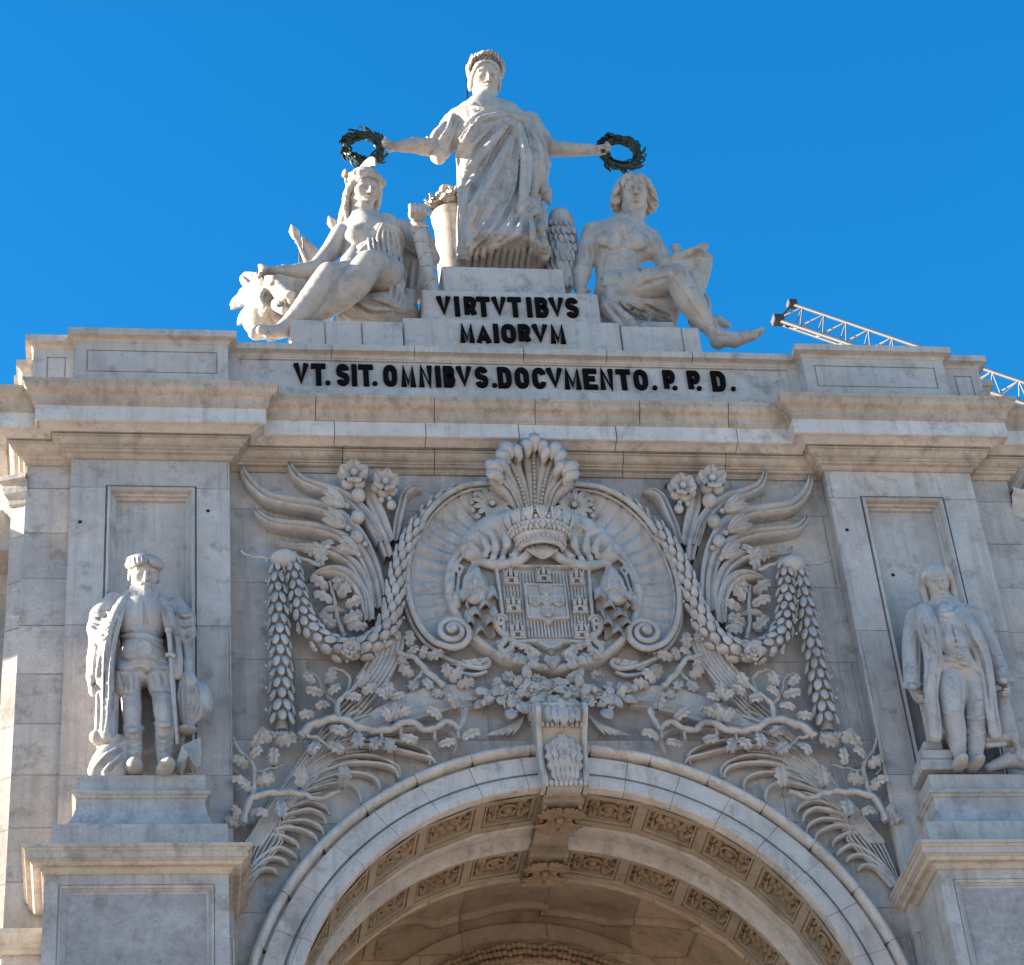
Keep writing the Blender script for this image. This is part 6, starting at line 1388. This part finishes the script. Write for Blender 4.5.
# breastplate, belt, tassets
S.ell(V(305, 305, -.10), (.35, .25, .38), k=.06)
S.chain([V(302, 400, -.02), V(305, 470, -.03), V(305, 510, -.03)], [V.r(80), V.r(98), V.r(90)], .02)
S.chain([V(250, 605, -.05), V(258, 690, -.10), V(262, 752, -.12)], [V.r(44), V.r(41), V.r(33)], .02, n=3); S.chain([V(262, 762, -.10), V(266, 840, -.06), V(268, 912, -.08)], [V.r(39), V.r(37), V.r(30)], .01, n=3)
S.chain([V(388, 605, -.08), V(392, 690, -.20), V(397, 738, -.22)], [V.r(45), V.r(41), V.r(33)], .02, n=3); S.chain([V(397, 750, -.20), V(396, 830, -.16), V(397, 905, -.18)], [V.r(39), V.r(36), V.r(29)], .01, n=3)
S.chain([V(245, 505, -.02), V(242, 560, -.05), V(241, 606, -.06)], [V.r(52), V.r(62), V.r(56)], .02); S.chain([V(372, 505, -.02), V(382, 560, -.06), V(387, 600, -.08)], [V.r(52), V.r(64), V.r(58)], .02)
S.chain([V(232, 768, -.08), V(262, 778, -.24), V(302, 768, -.1)], .035, .01, n=3); S.chain([V(362, 748, -.2), V(397, 756, -.36), V(436, 746, -.2)], .035, .01, n=3)
S.ell(V(270, 936, -.16), (.115, .24, .085), k=.05); S.ell(V(400, 936, -.24), (.115, .24, .085), frame(15, 0, 0), k=.05)
S.cap(V(312, 545, -.35), V(316, 700, -.35), .03, .05, .02, 's')
for x0, y0, x1, y1 in ((205, 540, 225, 605), (235, 540, 245, 608), (268, 540, 270, 605), (345, 545, 352, 600), (380, 540, 388, 590), (412, 545, 422, 600)): S.fold(V.pts([(x0, y0), ((x0+x1)/2 + 3, (y0+y1)/2), (x1, y1)]), .018, .6, .01, 's')
S.fold(V.pts([(182, 640), (245, 628), (306, 632)]), .016, .8, .006, 's', taper=False); S.fold(V.pts([(322, 632), (385, 615), (445, 632)]), .016, .8, .006, 's', taper=False)
for k in range(4): S.fold(V.pts([(362, 800 + k*27), (395, 812 + k*27), (430, 798 + k*27)]), .018, .7, .008, 's')
for k in range(3): S.fold(V.pts([(228, 810 + k*32), (265, 822 + k*32), (305, 808 + k*32)]), .016, .7, .008, 's')
S.fold(V.pts([(308, 228), (312, 300), (312, 380)]), .016, .6, .006, 's'); S.fold(V.pts([(322, 228), (326, 300), (326, 380)]), .010, .5, .006, 's')
S.fold(V.pts([(200, 388), (260, 376), (330, 380), (412, 425)]), .026, 1.0, .008, taper=False); S.fold(V.pts([(200, 402), (260, 392), (322, 398), (412, 455)]), .014, .7, .006, 's', taper=False); S.fold(V.pts([(200, 376), (260, 364), (330, 368), (412, 408)]), .012, .7, .006, 's', taper=False)
S.fold(V.pts([(290, 455), (288, 425), (312, 405), (337, 420), (336, 450), (318, 468)]), .02, 1.0, .006, taper=False); S.fold(V.pts([(188, 475), (250, 482), (296, 470), (330, 475), (412, 500)]), .016, .8, .006, 's', taper=False); S.fold(V.pts([(186, 522), (250, 528), (300, 520), (322, 540)]), .018, .8, .006, 's', taper=False); S.fold(V.pts([(322, 540), (360, 520), (430, 530)]), .018, .8, .006, 's', taper=False)
# arms and hands
S.chain([V(190, 265, .05), V(130, 360, .02), V(115, 450, -.0)], [V.r(45), V.r(42), V.r(34)], .05); S.chain([V(115, 450, 0), V(98, 520, -.08), V(92, 570, -.12)], [V.r(33), V.r(26), V.r(20)], .04)
hand(S, V(92, 572, -.12), (-.1, -.3, -1), (0, -1, .2), (1, .2, 0), .32, .9)
S.chain([V(440, 270, .05), V(475, 370, .03), V(480, 450, .0)], [V.r(42), V.r(38), V.r(31)], .05); S.chain([V(480, 450, .0), V(490, 500, -.1), V(495, 535, -.15)], [V.r(30), V.r(25), V.r(20)], .04)
hand(S, V(495, 532, -.16), (.2, -.6, -1), (1, -.1, .1), (0, .4, -1), .30, .45)
# beard: full, in wavy locks
for q in range(-4, 5):
    T = lambda x, y, z: V(312, 128, -.14) + Fn @ (np.array([x, y, z])*hv)
    S.chain([T(q*.06, .35 - abs(q)*.045, -.30), T(q*.068, .46 - abs(q)*.05, -.43), T(q*.058 + .02*(-1)**q, .62 - abs(q)*.05, -.74 + abs(q)*.06)], np.array([.065, .075, .04])*hv, .012, n=3)
for q in (-1, 1): S.chain([T(0, .40, -.235), T(q*.08, .385, -.255), T(q*.16, .32, -.34)], np.array([.035, .04, .03])*hv, .01)
S.build('body', M_STAT2, nav)
S = SDF(*V.bb(70, 195, 525, 835, -.42, .36, .08), .0145)
# coat: back panel, lapels, puffed sleeves
rows = []
for y, xl, xr, ry in ((215, 215, 400, .16), (240, 150, 440, .22), (300, 130, 460, .24), (420, 125, 470, .24), (560, 125, 470, .25), (700, 118, 470, .26), (815, 112, 470, .28)):
    a = V(xl, y); b = V(xr, y); rows.append(((a[2]+b[2])/2, (a[0]+b[0])/2, 27.22 + .12, (b[0]-a[0])/2, ry))
S.loft(rows, .03, lambda a, t: .02*np.sin(19*a), pw=2.6)
S.loft([(r_[0], r_[1] + .05, r_[2] - .22, r_[3]*.60, r_[4]*1.45) for r_ in rows], .03, mode='s')
S.chain([V(245, 208, -.12), V(195, 300, -.30), V(165, 430, -.30), V(160, 560, -.27), V(158, 700, -.22), V(155, 800, -.20)], [V.r(20), V.r(27), V.r(25), V.r(24), V.r(27), V.r(30)], .04, n=4)
S.chain([V(225, 225, -.08), V(165, 330, -.22), V(135, 450, -.22), V(130, 580, -.2), V(128, 700, -.17), V(125, 790, -.15)], [V.r(18), V.r(21), V.r(19), V.r(19), V.r(20), V.r(21)], .03, n=4)
S.chain([V(370, 212, -.10), V(405, 280, -.24), V(432, 380, -.26), V(448, 470, -.24), V(452, 550, -.2)], [V.r(18), V.r(26), V.r(24), V.r(22), V.r(16)], .04, n=4)
S.chain([V(185, 240, .03), V(135, 300, .0), V(120, 350, .0), V(115, 400, .0)], [V.r(44), V.r(50), V.r(46), V.r(36)], .05); S.chain([V(115, 390, .0), V(105, 480, -.04), V(95, 555, -.10)], [V.r(34), V.r(34), V.r(28)], .03)
S.chain([V(445, 250, .04), V(480, 310, .02), V(485, 370, .0), V(482, 400, 0)], [V.r(36), V.r(44), V.r(42), V.r(30)], .05); S.chain([V(480, 400, 0), V(486, 470, -.04), V(492, 520, -.1)], [V.r(30), V.r(29), V.r(25)], .03)
for x, q in ((125, 1), (482, 1)):
    for k in range(6): S.fold(V.pts([(x - 40, 290 + k*19), (x, 300 + k*19 + (k % 2)*8), (x + 38, 286 + k*19)]), .035, .85, .012)
    for k in range(5): S.fold(V.pts([(x - 36, 301 + k*19), (x, 312 + k*19), (x + 34, 297 + k*19)]), .02, .9, .008, 's')
for ln in ([(228, 240), (185, 330), (155, 480), (150, 640), (140, 780)], [(210, 300), (190, 420), (182, 560), (182, 700), (178, 800)], [(385, 235), (420, 330), (440, 440)]): S.fold(V.pts(ln), .03, .9, .012, 's')
for ln in ([(200, 300), (168, 420), (150, 560), (140, 700)], [(225, 300), (195, 450), (185, 600), (170, 760)], [(120, 620), (122, 700), (118, 790)], [(175, 620), (172, 700), (170, 790)], [(395, 300), (430, 400), (445, 500)]): S.fold(V.pts(ln), .022, .6, .01, 's')
for ln in ([(215, 260), (170, 360), (160, 520), (150, 690), (135, 790)], [(110, 430), (100, 500), (100, 550)], [(130, 440), (120, 520), (112, 560)], [(478, 420), (490, 480), (500, 520)]): S.fold(V.pts(ln), .03, .7, .015)
S.cap(V(110, 805, -.15), V(190, 815, -.15), .09, .08, .03)
S.build('coat', M_STAT2, nav)
S = SDF(*V.bb(215, 30, 395, 150, -.5, .35, .06), .013)
T = lambda x, y, z: V(312, 128, -.14) + Fn @ (np.array([x, y, z])*hv)
S.ell(T(-.02, -.06, .33), np.array([.40, .43, .16])*hv, Fn); S.chain([T(-.36, .03, .21), T(-.2, .30, .22), T(.1, .35, .23), T(.34, .1, .22)], np.array([.09, .085, .085, .09])*hv, .03, n=4)
S.ell(T(0, -.12, .1), np.array([.36, .38, .38])*hv, Fn); S.ell(T(0, .38, -.22), np.array([.28, .33, .46])*hv, Fn, .02, 's'); S.fold(V.pts([(322, 50), (326, 65), (328, 80)]), .03, .9, .01, 's')
for k in range(7): S.fold(V.pts([(250 + k*17, 52), (252 + k*17, 66), (256 + k*17, 78)]), .018, .8, .008)
S.build('flat_cap', M_STAT2, nav)
mb = MB(); a, b = V(418, 395, -.40), V(450, 835, -.32); mb.tube([a, (a+b)/2, b], [.032, .03, .02], 8); mb.tube([V(402, 462, -.42), V(422, 456, -.44), V(440, 468, -.42)], .03, 7); mb.tube([a, V(412, 360, -.4)], [.03, .035], 8); mb.ball(V(412, 355, -.4), .05)
tag(mb.build('stone_sword', M_STAT2, None, smooth=True, angle=50), 'slim stone sword hanging at the hip of the bearded navigator statue', 'sword')
# helmet, shield and drapery at his feet
hm = empty('stone_globe', V(505, 760, -.1)); tag(hm, 'fluted stone globe-like trophy under the right hand of the bearded navigator', 'trophy')
S = SDF(*V.bb(440, 545, 590, 800, -.35, .3, .06), .0145)
S.chain([V(495, 580, -.08), V(505, 640, -.1), V(508, 700, -.1), V(490, 760, -.1)], [V.r(42), V.r(54), V.r(48), V.r(24)], .05); S.ell(V(545, 660, .02), (.17, .2, .28)); S.ell(V(490, 775, -.12), (.13, .12, .05))
for k in range(5): S.fold(V.pts([(470 + k*14, 570), (462 + k*20, 650), (472 + k*12, 745)]), .022, .85, .01, 's')
S.build('fluted_globe', M_STAT2, hm)
shd = empty('stone_shield', V(495, 935, -.1)); tag(shd, 'angular pointed stone shield at the left pedestal, by the right boot of the navigator', 'shield')
mb = MB(); c = [V(x, y, d) for x, y, d in ((440, 930, -.2), (470, 840, -.35), (548, 805, -.1), (552, 870, -.12), (548, 925, -.1), (528, 932, -.2), (495, 880, -.36), (465, 935, -.30))]; bk = [p + np.array([0, .22, 0]) for p in c]
n_ = len(c); mb.add(c + bk, [tuple(range(n_))[::-1], tuple(range(n_, 2*n_))] + [(i, (i+1) % n_, (i+1) % n_ + n_, i + n_) for i in range(n_)]); mb.build('shield_plate', M_STAT2, shd)
S = SDF(*V.bb(85, 815, 260, 955, -.4, .3, .06), .0145)
S.chain([V(108, 950, -.05), V(150, 905, -.05), V(205, 855, .02), V(225, 840, .1)], [.10, .16, .17, .12], .04, n=3); S.chain([V(160, 950, -.12), V(195, 910, -.1), V(222, 870, .0)], [.10, .13, .12], .03); S.chain([V(200, 955, -.1), V(222, 925, -.05)], [.12, .12], .03)
for ln in ([(222, 845), (175, 872), (112, 945)], [(228, 868), (185, 905), (140, 950)], [(230, 892), (205, 922), (180, 950)], [(200, 852), (150, 885), (104, 930)]): S.fold(V.pts(ln), .03, .7, .01)
for ln in ([(218, 852), (178, 892), (126, 948)], [(230, 880), (198, 912), (160, 950)], [(205, 858), (160, 890), (110, 940)]): S.fold(V.pts(ln), .03, .6, .01, 's')
tag(S.build('stone_drapery', M_STAT2), 'crumpled stone drapery at the left boot of the bearded navigator statue', 'drapery')
# ---- the statesman in a wig and frock coat
B = Crop(890, 555, 4.388, 27.22)
mar = empty('statue', W(965, 768, 27.3)); tag(mar, 'stone statesman statue in long wig, knee breeches and open frock coat, on the right pedestal', 'statue', 'statues on the pedestals')
S = SDF(*B.bb(60, 50, 545, 940, -.5, .3, .2), .0145)
Fm_ = frame(-6, -27, 7); hb = B.r(172)
head(S, B(203, 122, -.14), hb, Fm_, neck=B(225, 250, 0.03), nr=.17)
S.chain([B(235, 240, .02), B(250, 330, 0), B(285, 440, 0), B(310, 530, 0)], [B.r(75), B.r(100), B.r(88), B.r(95)], .06)
S.chain([B(130, 275, .03), B(235, 245, .02), B(350, 265, .03)], [B.r(45), B.r(60), B.r(45)], .06)
S.ell(B(265, 340, -.16), (.34, .22, .36), k=.08)
S.chain([B(265, 530, -.04), B(268, 600, -.12), B(275, 690, -.16), B(285, 770, -.12), B(305, 880, -.1)], [B.r(70), B.r(64), B.r(46), B.r(46), B.r(27)], .03, n=3)
S.chain([B(365, 530, -.04), B(372, 610, -.06), B(375, 700, -.08), B(375, 790, -.02), B(370, 890, -.05)], [B.r(60), B.r(56), B.r(43), B.r(45), B.r(30)], .03, n=3)
S.cap(B(322, 530, -.3), B(322, 680, -.3), .03, .045, .02, 's')
for x, y, w2 in ((275, 688, 40), (375, 712, 38), (376, 780, 40)): S.fold(B.pts([(x - w2, y), (x, y + 10), (x + w2, y - 2)]), .02, .95, .01, taper=False)
S.ell(B(306, 915, -.18), (.10, .24, .08), k=.05); S.ell(B(371, 918, -.14), (.10, .24, .08), frame(12, 0, 0), k=.05)
S.chain([B(110, 285, .02), B(100, 400, .02), B(98, 480, 0)], [B.r(42), B.r(38), B.r(32)], .05); S.chain([B(98, 480, 0), B(98, 540, -.08), B(100, 590, -.14)], [B.r(31), B.r(24), B.r(18)], .04)
hand(S, B(100, 588, -.14), (0, -.25, -1), (0, -1, .2), (1, .2, 0), .30, .7)
S.chain([B(385, 285, .02), B(425, 390, .02), B(465, 480, -.02)], [B.r(42), B.r(38), B.r(32)], .05); S.chain([B(465, 480, -.02), B(485, 530, -.1), B(500, 560, -.14)], [B.r(30), B.r(24), B.r(19)], .04)
hand(S, B(500, 562, -.14), (.15, -.35, -1), (0, -1, .2), (-1, .2, 0), .30, .8)
S.fold(B.pts([(200, 215), (225, 200), (250, 205), (262, 225), (240, 250), (215, 240)]), .04, .8, .015); S.fold(B.pts([(228, 205), (235, 235), (250, 265)]), .05, .8, .015); S.fold(B.pts([(215, 275), (245, 290), (275, 280)]), .035, .9, .012)
S.build('body', M_STAT2, mar)
S = SDF(*B.bb(60, 200, 530, 835, -.42, .36, .08), .0145)
rows = []
for y, xl, xr, ry in ((225, 140, 300, .16), (255, 90, 385, .22), (320, 85, 420, .25), (430, 110, 440, .25), (560, 130, 460, .25), (690, 160, 475, .26), (805, 180, 490, .27)):
    a = B(xl, y); b = B(xr, y); rows.append(((a[2]+b[2])/2, (a[0]+b[0])/2, 27.22 + .1, (b[0]-a[0])/2, ry))
S.loft(rows, .03, lambda a, t: .012*np.sin(13*a), pw=2.6)
S.loft([(r_[0], r_[1] + .03, r_[2] - .27, r_[3]*.52, r_[4]*1.4) for r_ in rows], .02, mode='s')
S.chain([B(150, 250, -.16), B(175, 340, -.27), B(190, 470, -.26), B(178, 600, -.22), B(190, 700, -.2), B(200, 800, -.18)], [B.r(40), B.r(46), B.r(36), B.r(30), B.r(28), B.r(26)], .04, n=4)
S.chain([B(300, 255, -.16), B(350, 340, -.26), B(400, 440, -.25), B(430, 560, -.22), B(445, 680, -.2), B(465, 790, -.18)], [B.r(36), B.r(44), B.r(36), B.r(28), B.r(26), B.r(24)], .04, n=4)
S.chain([B(115, 275, .02), B(98, 380, .0), B(97, 480, -.02), B(98, 565, -.10)], [B.r(46), B.r(42), B.r(39), B.r(34)], .04, n=3); S.chain([B(378, 275, .02), B(425, 380, 0), B(465, 470, -.02), B(495, 545, -.10)], [B.r(46), B.r(42), B.r(38), B.r(33)], .04, n=3)
for P in ([B(70, 570, -.12), B(98, 580, -.24), B(128, 572, -.12)], [B(468, 555, -.12), B(495, 552, -.24), B(528, 545, -.12)]): S.chain(P, .05, .02)
# waistcoat with its points, buttons and the open collar
S.chain([B(260, 300, -.24), B(280, 390, -.27), B(300, 460, -.26)], [B.r(52), B.r(58), B.r(56)], .03); S.chain([B(255, 470, -.24), B(232, 505, -.22)], [B.r(34), B.r(14)], .03); S.chain([B(330, 470, -.24), B(380, 510, -.20), B(412, 535, -.2)], [B.r(38), B.r(24), B.r(8)], .03)
S.fold(B.pts([(300, 478), (345, 500), (415, 540)]), .02, .9, .01, 's'); S.fold(B.pts([(270, 290), (290, 380), (305, 475)]), .015, .9, .008, 's')
for k in range(5): S.fold(B.pts([(235, 400 + k*16), (290, 412 + k*15), (345, 398 + k*16)]), .014, .8, .01, 's')
for k in range(6):
    q = S.hit(*B.xy(284 + k*4.5, 310 + k*28))
    if q is not None: S.ell(q + np.array([0, -.01, 0]), .028, k=.005)
S.fold(B.pts([(205, 250), (225, 262), (262, 262), (300, 240)]), .045, .9, .012); S.fold(B.pts([(300, 250), (335, 330), (395, 430), (425, 540), (440, 680)]), .022, .95, .01, 's'); S.fold(B.pts([(135, 260), (150, 350), (215, 470), (200, 600)]), .02, .95, .01, 's')
for ln in ([(150, 300), (175, 420), (165, 560), (175, 700)], [(190, 300), (212, 420), (200, 540)], [(205, 560), (210, 680), (215, 790)], [(330, 300), (375, 400), (415, 520), (432, 640)], [(455, 620), (465, 700), (478, 790)], [(120, 300), (125, 420), (122, 540)]): S.fold(B.pts(ln), .018, .6, .01, 's')
for ln in ([(120, 330), (90, 360), (85, 400)], [(75, 480), (95, 500), (120, 490)], [(80, 520), (100, 535), (120, 525)], [(440, 420), (470, 450), (490, 440)], [(470, 490), (490, 500), (505, 490)], [(170, 380), (180, 500), (165, 640), (185, 780)]): S.fold(B.pts(ln), .022, .8, .012)
S.build('frock_coat', M_STAT2, mar)
S = SDF(*B.bb(125, 35, 310, 245, -.4, .35, .05), .013)
T = lambda x, y, z: B(203, 122, -.14) + Fm_ @ (np.array([x, y, z])*hb)
S.ell(T(0, -.1, .12), np.array([.39, .42, .42])*hb, Fm_); S.ell(T(0, .37, -.14), np.array([.285, .34, .46])*hb, Fm_, .02, 's')
for q in (-1, 1):
    for k in range(5):
        t = k/4; S.chain([T(q*(.24 + .06*(q > 0)), .20 - .3*t, .32), T(q*.34, .18 - .3*t, .2), T(q*.39, .1 - .3*t, -.05), T(q*(.375 + .02*math.sin(k*3)), .06 - .25*t, -.4), T(q*.41, .06 - .2*t, -.66)], np.array([.05, .06, .075, .08, .055])*hb, .015, n=4)
    for r_ in range(4): S.ell(T(q*.38, .06, -.18 - .14*r_), np.array([.09, .1, .07])*hb, Fm_, .012)
S.build('wig', M_STAT2, mar)
bk = empty('stone_books', B(200, 925, 0)); tag(bk, 'pile of stone books and blocks beside the left shoe of the statesman statue', 'books')
mb = MB()
for x0, y0, x1, y1, d0, d1 in ((140, 930, 272, 884, -.10, .25), (146, 884, 266, 842, -.07, .25), (152, 842, 225, 806, -.0, .25)):
    a = B(x0, y0, d0); b = B(x1, y1, d0); mb.bbox((a[0], 27.22 + d0, a[2] - .03), (b[0], 27.6, b[2] - .035), .012)
mb.build('book_stack', M_STAT2, bk)
S = SDF(*B.bb(405, 570, 600, 945, -.3, .35, .06), .0145)
S.chain([B(430, 935, .12), B(520, 900, .14), B(600, 910, .18)], [.06, .10, .12], .05); S.chain([B(490, 620, -.02), B(505, 720, 0), B(520, 800, .05)], [.09, .12, .14], .05); S.chain([B(425, 810, -.02), B(500, 800, -.02)], .05)
S.chain([B(425, 835, -.04), B(500, 828, -.04)], .04)
for k in range(5): S.fold(B.pts([(530 + k*10, 800 + k*8), (560, 840 + k*10), (595, 850 + k*14)]), .03, .8, .012)
tag(S.build('stone_scrolls', M_STAT2), 'stone stump with rolled parchments at the right of the statesman statue', 'scrolls')
